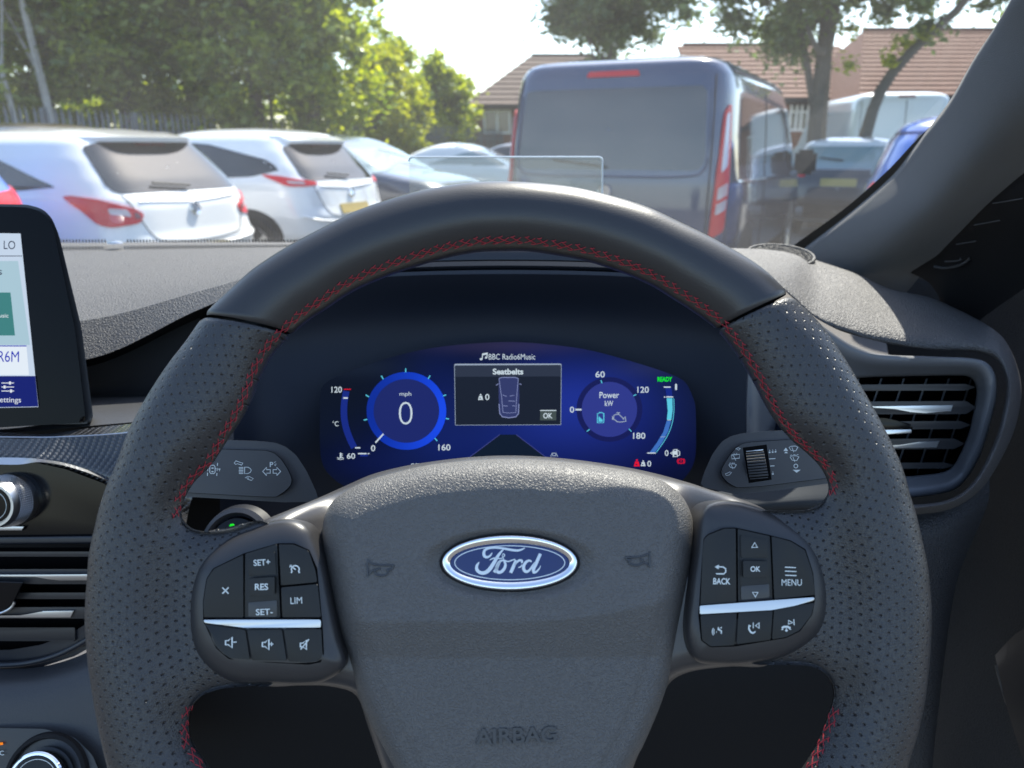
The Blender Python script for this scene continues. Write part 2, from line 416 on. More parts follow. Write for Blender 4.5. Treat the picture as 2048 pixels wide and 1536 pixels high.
def rim_part(name, i0, i1, m, label=None):
    idx = np.arange(i0, i1 + 1) % NU; G = ring[idx].copy(); U = UV[idx].copy()
    if i1 > NU: U[idx < i0, 0] = U[idx < i0, 0] + (ang[-1] - ang[0]) * (NU) / (NU - 1)
    cen = G.mean(1, keepdims=True)
    for k, s in ((0, .90), (1, .965), (-1, .90), (-2, .965)): G[k] = cen[k] + (G[k] - cen[k]) * s
    G[0] = G[0] + (G[1] - G[0]) * .6; G[-1] = G[-1] + (G[-2] - G[-1]) * .6
    o = grid(name, G, m, wheel, cv=True, uv=U, angle=180)
    if label: o["label"] = label
    return o
def idx_of(x, y):
    p = WP.xy([(x, y)])[0]; return int(np.argmin(np.hypot(*(Ou - p).T)))
iL, iR = idx_of(410, 636), idx_of(1577, 593)
iBL, iBR = idx_of(537, 1946), idx_of(1553, 1901)
seq = sorted([iL, iBL, iBR, iR])
rim_part("rim_leather", iR, iL + NU, M_leather, "smooth black leather top of the rim")
rim_part("rim_grip", iL, iBL, M_perf, "perforated black leather grip on the left")
rim_part("rim_leather", iBL, iBR, M_leather)
rim_part("rim_grip", iBR, iR, M_perf, "perforated black leather grip on the right")

# stitches: red crosses along the inner edge
def stitch_mesh():
    V, F = [], []
    def seg(a, b, r=.00021):
        n = 7; t = np.linspace(0, 1, n)[:, None]; p = np.array(a) * (1 - t) + np.array(b) * t
        p[:, 2] += .0004 * np.sin(np.pi * t[:, 0]) - .0001
        v, f = tube_geo(p, r, 5); o = len(V); V.extend(v.tolist()); F.extend((f + o).tolist())
    seg((-.0029, -.0020, 0), (.0022, .0019, 0)); seg((-.0026, .0021, 0), (.0027, -.0018, 0))
    seg((-.0029, .0021, .0001), (-.0008, .0029, 0), .00024); seg((.0004, -.0024, 0), (.0030, -.0020, 0), .00024)
    me = bpy.data.meshes.new("stitch"); me.from_pydata(V, [], F); me.materials.append(M_red)
    me.polygons.foreach_set("use_smooth", [True] * len(me.polygons)); return me
ST = stitch_mesh()
thread = bpy.data.objects.new("stitching", None); thread.empty_display_size = .01; link(thread, wheel)
def stitch_run(i0, i1, inset, pitch=.0059):
    idx = np.arange(i0, i1) % NU; path = In[idx]; s = np.r_[0, np.cumsum(np.hypot(*np.diff(path, axis=0).T))]
    for q in np.arange(pitch / 2, s[-1], pitch):
        k = int(np.interp(q, s, np.arange(len(s)))); k = min(max(k, 1), len(path) - 2)
        t = path[k + 1] - path[k - 1]; t /= np.linalg.norm(t); p = path[k]
        o2 = Ou[idx[k]] - p; nn = np.array([-t[1], t[0]]);
        if nn @ o2 < 0: nn = -nn
        ins = inset(k / len(path)) if callable(inset) else inset
        c0 = p + nn * ins; e = .0006
        def hh(c):
            a = np.array([c]); return rim_h(pdist(a, Ou[idx]  if False else Ou[::4]), pdist(a, In[::2]), c[1])[0]
        h0, h1 = hh(c0 - nn * e), hh(c0 + nn * e)
        T = t[0] * WP.x + t[1] * WP.y; B = (nn[0] * WP.x + nn[1] * WP.y) * 2 * e + WP.n * (h1 - h0); B /= np.linalg.norm(B)
        Nn = np.cross(T, B);
        if Nn @ WP.n < 0: Nn = -Nn; T = -T
        C = WP.w(c0[0], c0[1], (h0 + h1) / 2 + .0002)
        ob = bpy.data.objects.new("stitch", ST); M = Matrix.Identity(4)
        j = 1 + rng.normal(0, .06)
        for r_ in range(3):
            M[r_][0], M[r_][1], M[r_][2], M[r_][3] = T[r_] * j, B[r_] * .82, Nn[r_], C[r_]
        ob.matrix_basis = M; link(ob, thread)
def idi(x, y):
    p = WP.xy([(x, y)])[0]; return int(np.argmin(np.hypot(*(In - p).T)))
a0, a1 = idi(1656, 990), idi(368, 1046)
stitch_run(a0, a1 + (NU if a1 < a0 else 0), lambda f: .0008 + .0015 * math.sin(math.pi * f) ** 1.2)
b0, b1 = idi(384, 1412), idi(440, 1575)
stitch_run(b0, b1, .0008)
b0, b1 = idi(1612, 1530), idi(1669, 1395)
stitch_run(b0, b1, .0008)

# ---------- hub plate and airbag cover
def puff(name, outline, cen, hf, m, n=260, nt=26, skirt=.02, parent=None, closed_back=True):
    "star-shaped outline (px) filled with rings; hf(u,v,dedge,px?) gives height over the wheel plane"
    B = crom(np.asarray(outline, float), n, True); C = np.asarray(cen, float)
    t = np.linspace(1, 0, nt) ** 0.8; t[-1] = 0.004
    G = C + (B[:, None] - C) * t[None, :, None]
    uv = WP.xy(G.reshape(-1, 2)); Bp = WP.xy(B)
    d = pdist(uv, Bp).reshape(n, nt); d[:, 0] = 0
    u = uv[:, 0].reshape(n, nt); v = uv[:, 1].reshape(n, nt)
    h = hf(u, v, d)
    for _ in range(3):
        q = WP.at(G[..., 0], G[..., 1], h) - WP.o; h = hf(q @ WP.x, q @ WP.y, d)
    T = WP.at(G[..., 0], G[..., 1], h); S = T[:, :1] - skirt * WP.n
    return grid(name, np.concatenate([S, T], 1), m, parent or wheel, cu=True, angle=70)
hub_o = [(500,1056),(529,1040),(565,1025),(627,1000),(690,972),(743,949),(800,934),(850,925),(930,915),(1013,911),(1095,914),(1180,923),(1261,936),(1319,949),(1380,966),(1422,980),(1475,996),(1528,1018),(1568,1050),(1580,1120),(1580,1230),(1568,1300),(1530,1332),
(1462,1333),(1402,1339),(1369,1347),(1344,1361),(1331,1380),(1300,1450),(1240,1600),(1190,1700),(850,1700),(790,1600),(735,1450),(719,1401),(702,1383),(673,1375),(643,1371),(597,1371),(530,1371),(470,1340),(440,1280),(432,1180),(450,1100)]
def q_round(d, r): x = 1 - np.clip(d / r, 0, 1); return np.sqrt(np.maximum(1 - x * x, 0))
def sstep(x, a, b): t = np.clip((x - a) / (b - a), 0, 1); return t * t * (3 - 2 * t)
YT = WP.xy([(1016, 915)])[0][1]
def hub_h(u, v, d):
    base = -.006 + .010 * sstep(np.abs(u), .078, .105)
    slope = -.62 * np.clip(v - (YT - .055), 0, 1) * (1 - .92 * sstep(np.abs(u), .086, .108)) - .10 * np.clip(np.abs(u) - .06, 0, 1) * 0
    return base + slope - .011 * (1 - q_round(d, .009))
puff("hub_trim", hub_o, (1016, 1180), hub_h, M_satin)
air_o = [(785,1536),(723,1409),(694,1314),(673,1252),(652,1148),(644,1074),(650,1030),(668,1000),(702,976),(748,957),(847,932),(930,922),(1013,918),(1095,921),(1178,930),(1261,942),(1323,961),(1360,988),(1381,1024),(1389,1066),(1381,1148),(1360,1252),(1344,1335),(1323,1405),(1286,1492),(1261,1536),(1225,1620),(1150,1690),(900,1690),(830,1625)]
CRE = WP.xy([(1016, 1236)])[0][1]; CRB = WP.xy([(1016, 1312)])[0][1]
BX, BY = WP.xy([(1019.5, 1125)])[0]; BA = WP.xy([(1155.5, 1125)])[0][0] - BX; BB = BY - WP.xy([(1019.5, 1180)])[0][1]
def air_h(u, v, d):
    rise = -.0135 + .0215 * q_round(d, .0150)
    cre = CRE - .9 * np.clip(np.abs(u) - .05, 0, 1) ** 1.5 * 0 + .012 * np.clip(u / .08, 0, 1) ** 2
    up = np.clip(v - cre, 0, 1); dn = np.clip(cre - v, 0, 1); band = cre - CRB
    rel = -.055 * up - .30 * np.clip(dn, 0, band) - .0 * dn - .03 * np.clip(dn - band, 0, 1)
    rel = rel + .0012
    # soften the crease
    e = np.hypot((u - BX) / BA, (v - BY) / BB)
    rec = -.0035 * (1 - sstep(e, 1.0, 1.32))
    return rise + rel * sstep(d, 0, .012) + rec
def AIRH(px, py, extra=0.0):
    q = WP.xy(np.stack([np.asarray(px, float), np.asarray(py, float)], 1), 0.0)
    d = pdist(q, WP.xy(crom(np.array(air_o, float), 260, True)))
    return air_h(q[:, 0], q[:, 1], d) + extra
def A_(px, py, h=0.0):
    "map pixel outline onto the airbag cover relief"
    px = np.asarray(px, float); py = np.asarray(py, float)
    q = WP.xy(np.stack([px, py], 1), 0.0); hh = AIRH(px, py)
    for _ in range(3):
        q = np.stack(WP.uv(WP.at(px, py, hh)), 1)
        d = pdist(q, AIRB); hh = air_h(q[:, 0], q[:, 1], d)
    return WP.at(px, py, hh + h)
AIRB = WP.xy(crom(np.array(air_o, float), 260, True))
puff("airbag_cover", air_o, (1016, 1180), air_h, M_airbag, n=420, nt=110)
# embossed lettering and horn symbols
M_emb = mat("embossed_plastic", (.040, .043, .048), .42)
def emboss(name, V, F, thick, m, parent):
    o = mk(name, V, F, m, parent, smooth=False)
    md = o.modifiers.new("depth", 'SOLIDIFY'); md.thickness = thick; md.offset = 0
    return o
V, F = text_geo([("AIRBAG", 1032, 1470, 162, 32, -2, .02)], A_, .0001)
emboss("embossed_lettering", V, F, .0016, M_emb, wheel)
ZH = (640, 900, 2.415)
hornL = [([(232,530),(245,548),(290,556),(355,556)], 6), ([(232,530),(228,560),(232,610)], 4), ([(355,556),(345,575),(325,580)], 4), (arc(297, 590, 32, 17, 100, 400, 14), 6), ([(240,600),(250,585),(268,580)], 5)]
hornR = [([(1590,500),(1560,512),(1520,518),(1476,518)], 6), ([(1594,492),(1592,530),(1596,566)], 4), (arc(1525, 540, 34, 17, 130, 410, 14), 6), ([(1476,518),(1482,530),(1496,530)], 4), ([(1590,560),(1575,548),(1560,545)], 5)]
for hs in (hornL, hornR):
    V, F = [], []
    for s in hs:
        q = crom(np.array(zz(s[0], ZH)), 24); v_, f_ = tube_geo(A_(q[:, 0], q[:, 1], .0002), .0005, 8); F += (f_ + len(V)).tolist(); V += v_.tolist()
    mk("horn_symbol", V, F, M_emb, wheel)

# badge
badge = bpy.data.objects.new("badge", None); badge.empty_display_size = .01; link(badge, wheel)
hb = float(AIRH([1019.5], [1125])[0])
def Bf(px, py, h=0.0): return WP.at(px, py, hb + .0005 + h)
def ell(rx, ry, n=96): return [(1019.5 + rx * math.cos(t), 1125.5 + ry * math.sin(t)) for t in np.linspace(0, 2 * np.pi, n, endpoint=False)]
prism("badge_seat", ell(140.5, 59), Bf, -.003, .0004, M_matte, badge, bevel=0)
def ering(name, prof, m):
    G = np.array([Bf(*np.array(ell(136 - r, 55.5 - r, 120)).T, h) for r, h in prof])
    return grid(name, G, m, badge, cv=True, angle=50)
ering("badge_ring", [(0, 0), (.3, .0014), (2.0, .0022), (4, .0024), (10, .0021), (15.5, .0014), (17.5, .0009), (18, 0)], M_bright)
prism("badge_face", ell(118.5, 38.5), Bf, 0, .0011, M_blue, badge, bevel=.0002)
script = [
 [(795,355,12),(775,388,24),(735,412,32),(700,402,40),(688,362,40),(702,322,34),(745,300,28),(830,291,25),(930,299,29),(1040,318,33),(1120,326,30),(1180,312,22),(1215,290,12)],
 [(940,312,14),(915,338,26),(870,395,40),(820,480,50),(775,550,54),(730,597,52),(680,615,48),(630,603,46),(600,568,46),(600,520,36),(630,475,14)],
 [(762,450,8),(800,430,18),(850,422,20),(900,430,14),(935,415,12),(955,388,14),(942,368,12),(925,385,10),(935,425,12),(948,440,10)],
 [(950,462,26),(965,500,34),(955,550,40),(915,597,42),(872,605,42),(850,565,40),(862,510,36),(895,465,30),(945,452,22),(1000,468,16),(1050,450,18),(1090,440,14)],
 [(820,605,40),(850,560,42),(880,500,30),(905,465,18)],
 [(1100,448,26),(1085,490,42),(1060,550,46),(1032,612,44)],
 [(1085,520,16),(1110,478,26),(1145,452,30),(1178,460,30),(1172,490,18)],
 [(1178,505,10),(1160,535,18),(1130,545,12)],
 [(1300,468,20),(1265,455,30),(1225,480,38),(1198,530,42),(1205,578,42),(1238,598,38),(1275,575,30),(1315,520,26),(1345,480,20)],
 [(1413,368,44),(1390,420,44),(1355,500,46),(1325,565,44),(1330,605,38),(1365,595,28),(1400,555,16),(1418,520,8)]]
V, F = ribbon_geo([(zz([(q[0], q[1]) for q in crom(np.array(s_, float), 30)], ZF), 0) for s_ in []], Bf, 0)
SS = []
for s_ in script:
    c_ = crom(np.array(s_, float), 36); SS.append(([(ZF[0] + a / 6.4, ZF[1] + b / 6.4, w_ / 6.4 * .92) for a, b, w_ in c_], 1))
V, F = ribbon_geo(SS, Bf, .0013)
o = mk("badge_script", V, F, M_chrome, badge, smooth=False)
V, F = ribbon_geo([(ell(110, 39.5 - 5.5, 120), 1.7, True)], Bf, .0013)
mk("badge_inner_line", V, F, M_chrome, badge, smooth=False)

# ---------- control pods
def pod_h(cx):
    def f(u, v, d): return .0004 + .0072 * q_round(d, .012) - .05 * np.clip(v, 0, 1)
    return f
podL = [(572,1038),(612,1050),(634,1085),(650,1130),(664,1200),(678,1270),(690,1330),(650,1362),(597,1369),(540,1367),(480,1366),(440,1354),(406,1328),(386,1296),(377,1251),(376,1194),(387,1141),(410,1107),(456,1074),(515,1050)]
podR = [(1440,1001),(1480,1004),(1537,1022),(1581,1045),(1621,1075),(1645,1113),(1658,1168),(1657,1223),(1643,1263),(1614,1291),(1570,1313),(1500,1328),(1440,1330),(1390,1320),(1372,1270),(1378,1180),(1388,1110),(1396,1040),(1410,1012)]
puff("control_pod", podL, (530, 1210), pod_h(0), M_pod, nt=30)
puff("control_pod", podR, (1515, 1165), pod_h(0), M_pod, nt=30)
HB = .0080
def Cf(px, py, h=0.0): return WP.at(px, py, HB + h)
seatL = zz([(200,890),(232,690),(290,600),(560,468),(860,380),(1000,380),(1135,438),(1205,600),(1252,1100),(1264,1350),(1236,1425),(1130,1446),(620,1418),(425,1395),(315,1300),(245,1150),(203,1062)], ZL)
seatR = zz([(200,600),(212,440),(250,398),(400,343),(505,340),(815,408),(1000,455),(1135,535),(1205,750),(1222,985),(1195,1130),(1085,1278),(960,1338),(500,1415),(275,1422),(190,1362),(165,1130),(172,1040)], ZR)
for s_ in (seatL, seatR): prism("button_seat", rnd(s_, 3), Cf, -.006, -.0006, M_cavity, wheel, bevel=0)
def button(pts, z, h=.0012, m=None, r=2.2, name="button", b=.0007, fn=Cf):
    return prism(name, rnd(zz(pts, z), r), fn, -.004, h, m or M_btn, wheel, bevel=b, seg=3)
button([(210,1030),(205,900),(236,695),(300,603),(553,482),(556,1030)], ZL)
button([(573,472),(852,388),(880,1032),(566,1032)], ZL, .0006)
button([(588,505),(838,440),(860,600),(862,1022),(605,1022),(590,900)], ZL, .0009, M_btn2 if False else M_btn, b=.0005, name="rocker_frame")
button([(603,520),(832,455),(845,650),(605,665)], ZL, .0014, r=2, name="rocker_upper")
button([(607,690),(830,675),(830,830),(615,842)], ZL, .0032, r=1.5, name="rocker_bar", b=.0009)
button([(600,900),(850,880),(852,1024),(600,1026)], ZL, .0012, M_btn2, r=2, name="rocker_lower", b=.0005)
button([(868,390),(995,390),(1128,445),(1188,620),(1203,720),(887,750)], ZL, .0014, b=.0012)
button([(888,768),(1208,738),(1238,1028),(897,1030)], ZL, .0013)
button([(217,1088),(572,1142),(612,1402),(432,1385),(322,1290),(248,1130)], ZL)
button([(590,1142),(893,1137),(934,1410),(632,1405)], ZL)
button([(915,1137),(1240,1132),(1250,1350),(1222,1408),(1130,1425),(953,1415)], ZL, b=.0012)
button([(208,1052),(1225,1050),(1237,1062),(1234,1118),(560,1120),(360,1095),(215,1078)], ZL, .0028, M_chrome, r=1.5, name="chrome_strip", b=.0010)
button([(205,560),(215,445),(258,405),(400,350),(503,348),(510,1018),(185,1038)], ZR, .0014, b=.0012)
button([(522,352),(812,418),(838,988),(526,1015)], ZR, .0006)
button([(540,405),(790,440),(812,560),(815,975),(555,993),(545,880)], ZR, .0009, M_btn, b=.0005, name="rocker_frame")
button([(548,412),(790,450),(795,612),(553,612)], ZR, .0014, r=2, name="rocker_upper")
button([(570,640),(792,645),(792,790),(572,790)], ZR, .0032, r=1.5, name="rocker_bar", b=.0009)
button([(550,870),(805,850),(812,972),(552,992)], ZR, .0012, M_btn2, r=2, name="rocker_lower", b=.0005)
button([(828,418),(1000,465),(1128,543),(1198,750),(1218,948),(853,988)], ZR, .0014, b=.0012)
button([(185,1132),(512,1112),(493,1403),(280,1413),(200,1358)], ZR)
button([(528,1110),(838,1092),(818,1355),(512,1393)], ZR)
button([(850,1082),(1213,1018),(1188,1130),(1080,1268),(960,1328),(832,1350)], ZR)
button([(180,1047),(1205,970),(1216,978),(1212,996),(1040,1045),(830,1085),(180,1122)], ZR, .0028, M_chrome, r=1.5, name="chrome_strip", b=.0010)
MH = .0017
spk = lambda x, y, s=1: [([(x-45*s,y-18*s),(x-20*s,y-18*s),(x+12*s,y-48*s),(x+12*s,y+48*s),(x-20*s,y+18*s),(x-45*s,y+18*s)], 10, True)]
marks("printed_marks", Cf, MH, M_print, wheel, z=ZL,
  texts=[("LIM", 1020, 882, 102, 58, -2, .015)],
  strokes=[([(372,768),(426,822)],11), ([(426,768),(372,822)],11)]
   + spk(445,1252) + [([(466,1248),(498,1246)],9)] + spk(768,1268) + [([(786,1264),(820,1264)],9),([(803,1246),(803,1282)],9)]
   + spk(1098,1272,.9) + [([(1058,1312),(1132,1222)],10)]
   + [(arc(1012,608,34,32,-35,215,18),11), ([(975,640),(985,625)],12), ([(1050,640),(1040,625)],12), ([(965,572),(1015,612)],11), ([(962,590),(980,570)],9)])
marks("printed_marks", Cf, .0019, M_print, wheel, z=ZL, texts=[("SET+", 718, 548, 145, 55, -4, .015), ("SET-", 740, 982, 148, 55, -2, .015)])
marks("printed_marks", Cf, .0036, M_print, wheel, z=ZL, texts=[("RES", 715, 762, 116, 58, -1, .02)])
marks("printed_marks", Cf, MH, M_print, wheel, z=ZR,
  texts=[("BACK", 378, 825, 155, 58, 1, .02), ("MENU", 1010, 836, 182, 58, 0, .02)],
  strokes=[([(948,697),(1048,702)],9),([(948,733),(1052,737)],9),([(952,770),(1053,774)],9),
   ([(330,695),(390,695),(412,712),(414,740),(395,758),(325,757)],11), ([(352,680),(322,695),(350,712)],10),
   (arc(322,1280,30,42,130,230,8),8),(arc(322,1280,16,26,130,230,8),7),([(332,1285),(326,1282)],10),([(350,1240),(345,1258),(375,1275),(372,1300)],11),([(378,1240),(365,1250)],9),
   ([(625,1225),(622,1255),(640,1285),(665,1295)],15),([(618,1222),(640,1232)],12),([(662,1292),(682,1280)],12),([(662,1198),(662,1250)],8),([(715,1200),(715,1250),(682,1226)],8,True),
   ([(920,1248),(940,1236),(975,1236),(998,1250)],18),([(925,1255),(925,1265)],18),([(995,1255),(995,1262)],18),([(962,1250),(962,1275)],10),([(950,1266),(962,1278),(974,1266)],8),([(980,1178),(980,1212),(1018,1200)],8,True),([(1028,1168),(1032,1222)],8)])
marks("printed_marks", Cf, .0019, M_print, wheel, z=ZR, strokes=[([(675,475),(700,518),(648,520)],7,True),([(655,925),(704,925),(682,968)],7,True)])
marks("printed_marks", Cf, .0036, M_print, wheel, z=ZR, texts=[("OK", 682, 714, 90, 50, 0, .02)])
# column shroud behind the hub
lathe("column_shroud", [(.0, -.03), (.055, -.035), (.062, -.05), (.062, -.16), (.0, -.16)], WP.o + .00 * WP.y, WP.n, WP.x, M_matte, None, n=64).data.name
bpy.data.objects["column_shroud"]["label"] = "round matte black steering column behind the wheel hub"
bpy.data.objects["column_shroud"]["category"] = "steering column"
# ================================================================== DASHBOARD
dash = empty("dashboard", tuple(P(1024, 900, .75)), label="dark grey grained dashboard with sunlit top, behind the steering wheel", cat="dashboard")
xs = [-700, -300, 0, 200, 400, 600, 800, 1020, 1240, 1400, 1500, 1530, 1550]
def row(y, d, x=None): return [(a, b, c_) for a, b, c_ in zip(x or xs, y, d)]
far = row([494, 490, 486, 485, 484, 485, 489, 494, 496, 498, 501, 503, 505], [1.22]*7 + [1.2, 1.15, 1.08, .98, .92, .88])
mid = row([548, 540, 536, 532, 524, 512, 506, 500, 502, 505, 508, 510, 512], [.94]*7 + [.94, .92, .90, .86, .82, .80])
mid2 = row([640, 612, 590, 578, 556, 526, 508, 503, 505, 512, 520, 526, 530], [.80]*8 + [.79, .78, .76, .74, .73])
cre = row([700, 676, 655, 636, 582, 530, 510, 505, 510, 522, 540, 552, 560], [.70, .70, .70, .70, .70, .70, .71, .71, .70, .69, .68, .67, .67])
lipy = row([775, 752, 735, 712, 618, 545, 520, 514, 522, 545, 568, 585, 596], [.67, .67, .67, .67, .675, .68, .69, .69, .67, .66, .65, .65, .65])
und = row([790, 765, 748, 724, 632, 560, 528, 520, 530, 555, 580, 600, 612], [.72]*13)
def strip(name, rows, m, nu=140, nv=30, **k): return loft(name, rows, m, dash, nu=nu, nv=nv, **k)
strip("top_pad", [far, mid, mid2, cre], M_dash, flip=True)
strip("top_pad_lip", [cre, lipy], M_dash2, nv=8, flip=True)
strip("pad_underside_sun_block", [lipy, und, row([c_[1] + 60 for c_ in und], [.80]*13), row([1100]*13, [.80]*13)], M_matte, nv=8, flip=True)  # last rows drop far below, an unseen sheet added to block the sun
# defroster grille along the glass: individual slots
for k in range(118):
    x = -60 + k * 6.4
    if 215 < x < 248: continue
    a = P([x, x + 3.4, x + 4.6, x + 1.2], [483.5, 483.5, 489.5, 489.5], [1.17, 1.17, 1.12, 1.12]) + np.array([0, 0, .0035])
    mk("grille_slot", a, [(0, 1, 2, 3)], M_cavity, dash, smooth=False)
# light sensor dome on the dash
cc = P(231, 489, 1.12) + np.array([0, 0, .002])
lathe("sensor_dome", [(.011, 0), (.010, .002), (.006, .0032), (0.0001, .0036)], cc, [0, 0, 1], [1, 0, 0], M_chrome, dash, n=24)

M_hood = mat("hood_black_satin", (.010, .012, .018), .4)
# hood bars above the driver display
for nm, y0, y1, xa, xb, d0, d1, m in (("hood_bar", 490, 517, 820, 1215, .66, .655, M_hood), ("hood_plate", 522, 535, 760, 1280, .65, .648, M_hood), ("hood_bar", 540, 548, 700, 1350, .635, .634, M_hood)):
    X = np.linspace(xa, xb, 9); cur = ((X - 1015) / 300) ** 2 * 9
    G = [list(zip(X, y0 + cur, [d0]*9)), list(zip(X, y1 + cur, [d1]*9)), list(zip(X, y1 + cur + 3, [d1 + .004]*9)), list(zip(X, y1 + cur + 5, [d1 + .05]*9))]
    loft(nm, G, m, dash, nu=40, nv=14, flip=True)
# binnacle: curved dark shell round the display
bx = [440, 520, 640, 800, 1015, 1230, 1390, 1500, 1570]
def brow(y, d): return list(zip(bx, y, d))
loft("binnacle_shell", [brow([640, 596, 566, 552, 548, 552, 566, 600, 650], [.60, .62, .63, .63, .63, .63, .63, .62, .60]),
   brow([720, 690, 660, 640, 632, 640, 660, 690, 720], [.60, .638, .655, .66, .66, .66, .655, .638, .60]),
   brow([810, 790, 770, 750, 740, 750, 770, 790, 810], [.59, .632, .652, .662, .662, .662, .652, .632, .59]),
   brow([900]*9, [.57, .62, .648, .655, .655, .655, .648, .62, .57]),
   brow([1010]*9, [.60, .64, .655, .66, .66, .66, .655, .64, .60]),
   brow([1150]*9, [.64, .66, .66, .66, .66, .66, .66, .66, .64])], M_navy, dash, nu=90, nv=60, flip=True)

# ---- driver display
KP = Plane(1015, 820, .622, 22.0); K = KP.at
disp = empty("driver_display", tuple(KP.o), label="lit digital driver display with blue speed and power dials behind the wheel", cat="display")
scr = [(640,815),(643,776),(660,760),(679,752),(737,729),(815,706),(893,692),(1011,684),(1108,690),(1186,702),(1284,729),(1343,749),(1370,764),(1384,790),(1391,815),(1391,909),(1378,945),(1340,975),(1015,985),(700,975),(655,945),(641,909)]
def vcol(name, px, py, fnc, faces, h, parent, m):
    V = K(px, py, h); o = mk(name, V, faces, m, parent, smooth=True, angle=180)
    ca = o.data.color_attributes.new("pic", 'FLOAT_COLOR', 'POINT'); c_ = fnc(px, py)
    ca.data.foreach_set("color", np.concatenate([c_, np.ones((len(c_), 1))], 1).ravel()); return o
def screen_mat(name, es=1.0, spec=.3):
    m = mat(name, (.002, .002, .002), .25, spec=spec); N = NT(m); b = N.n["Principled BSDF"]
    a = N.add("ShaderNodeVertexColor", layer_name="pic"); N.l.new(a.outputs[0], b.inputs["Emission Color"]); b.inputs["Emission Strength"].default_value = es * EMI
    return m
M_scr = screen_mat("display_picture", spec=.08)
def L3(c_): return np.array(lin(c_)[:3])
def pic(px, py):
    g = lambda cx, cy, sx, sy: np.exp(-(((px - cx) / sx) ** 2 + ((py - cy) / sy) ** 2))[:, None]
    c_ = np.zeros((len(px), 3)) + L3((6, 14, 34))
    c_ = c_ + g(1150, 800, 170, 85) * L3((34, 56, 175)) * .85 + g(980, 900, 210, 70) * L3((14, 34, 125)) * .6
    c_ = c_ + g(870, 800, 70, 110) * L3((20, 45, 150)) * .25 + g(1250, 900, 160, 70) * L3((18, 24, 100)) * .5
    c_ = c_ + g(1010, 690, 160, 18) * L3((60, 52, 80)) * .6 + g(720, 735, 90, 20) * L3((30, 40, 55)) * .5 + g(1300, 735, 80, 20) * L3((40, 42, 55)) * .6
    c_ = c_ + g(740, 930, 90, 40) * L3((12, 22, 85)) * .4
    return c_ * .68
bs = crom(np.array(scr, float), 200, True); cc = np.array([1015, 840.])
tt = np.linspace(1, 0, 60); G = cc + (bs[:, None] - cc) * np.maximum(tt, .001)[None, :, None]
px, py = G[..., 0].ravel(), G[..., 1].ravel()
vcol("screen", px, py, pic, gfaces(200, 60, True), .0004, disp, M_scr)
prism("screen_housing", scr, K, -.012, 0.0, M_navy, disp, bevel=.0005)
def E(name, c_, k=1.0): return mat(name, (0.002, .002, .002), .6, spec=0.1, emit=L3(c_), es=k)
E_w = E("lit_white", (200, 215, 225)); E_w2 = E("lit_grey", (150, 165, 185)); E_cy = E("lit_cyan", (90, 200, 225)); E_r = E("lit_red", (230, 20, 50)); E_g = E("lit_green", (20, 240, 40))
E_ring = E("lit_blue_ring", (18, 62, 215)); E_disc = E("lit_dial_face", (27, 38, 105)); E_disc2 = E("lit_power_face", (46, 56, 138)); E_halo = E("lit_dark_blue", (20, 26, 86)); E_bar = E("lit_bar_blue", (20, 40, 130)); E_bar2 = E("lit_fuel_blue", (60, 110, 190))
E_pop = E("lit_popup", (24, 31, 46)); E_head = E("lit_popup_header", (44, 52, 70)); E_ok = E("lit_ok_button", (66, 78, 78)); E_road = E("lit_road", (12, 25, 44)); E_line = E("lit_edge_line", (60, 66, 130)); E_car = E("lit_car_plan", (50, 58, 105)); E_car2 = E("lit_car_lines", (130, 140, 185))
def disc(name, cx, cy, rx, ry, z, h, m, n=72, th=.0003):
    a = zz([(cx + rx * math.cos(t), cy + ry * math.sin(t)) for t in np.linspace(0, 2 * np.pi, n, endpoint=False)], z)
    return prism(name, a, K, h - th, h, m, disp, bevel=0)
def annulus(name, cx, cy, ro, ri, z, h, m, n=96):
    th = np.linspace(0, 2 * np.pi, n, endpoint=False); a = []
    for r in (ro, ri):
        q = np.array(zz([(cx + r[0] * math.cos(t), cy + r[1] * math.sin(t)) for t in th], z)); a.append(K(q[:, 0], q[:, 1], h))
    return grid(name, np.stack(a, 1), m, disp, cu=True)
disc("dial_face", 1058, 778, 362, 352, C1, .0009, E_disc)
ring_ = annulus("dial_ring", 1058, 778, (437, 427), (360, 350), C1, .0013, M_scr)
ca = ring_.data.color_attributes.new("pic", 'FLOAT_COLOR', 'POINT'); th_ = np.repeat(np.linspace(0, 2 * np.pi, 96, endpoint=False), 2)
kk = (.38 + .62 * np.clip(.5 + .5 * np.cos(th_ - .15), 0, 1) ** 1.2)[:, None] * L3((22, 72, 232)); ca.data.foreach_set("color", np.concatenate([kk, np.ones((192, 1))], 1).ravel())
disc("power_halo", 660, 660, 440, 432, C2, .0008, E_halo)
disc("power_face", 660, 660, 370, 368, C2, .0013, E_disc2)
MKH = .0018
marks("screen_graphics", K, .0011, E_bar, disp, z=C1, strokes=[(crom(np.array([(398,560),(375,700),(375,850),(400,980),(445,1100),(485,1180)]), 20), 72), ([(550,1268),(635,1266)], 20)])
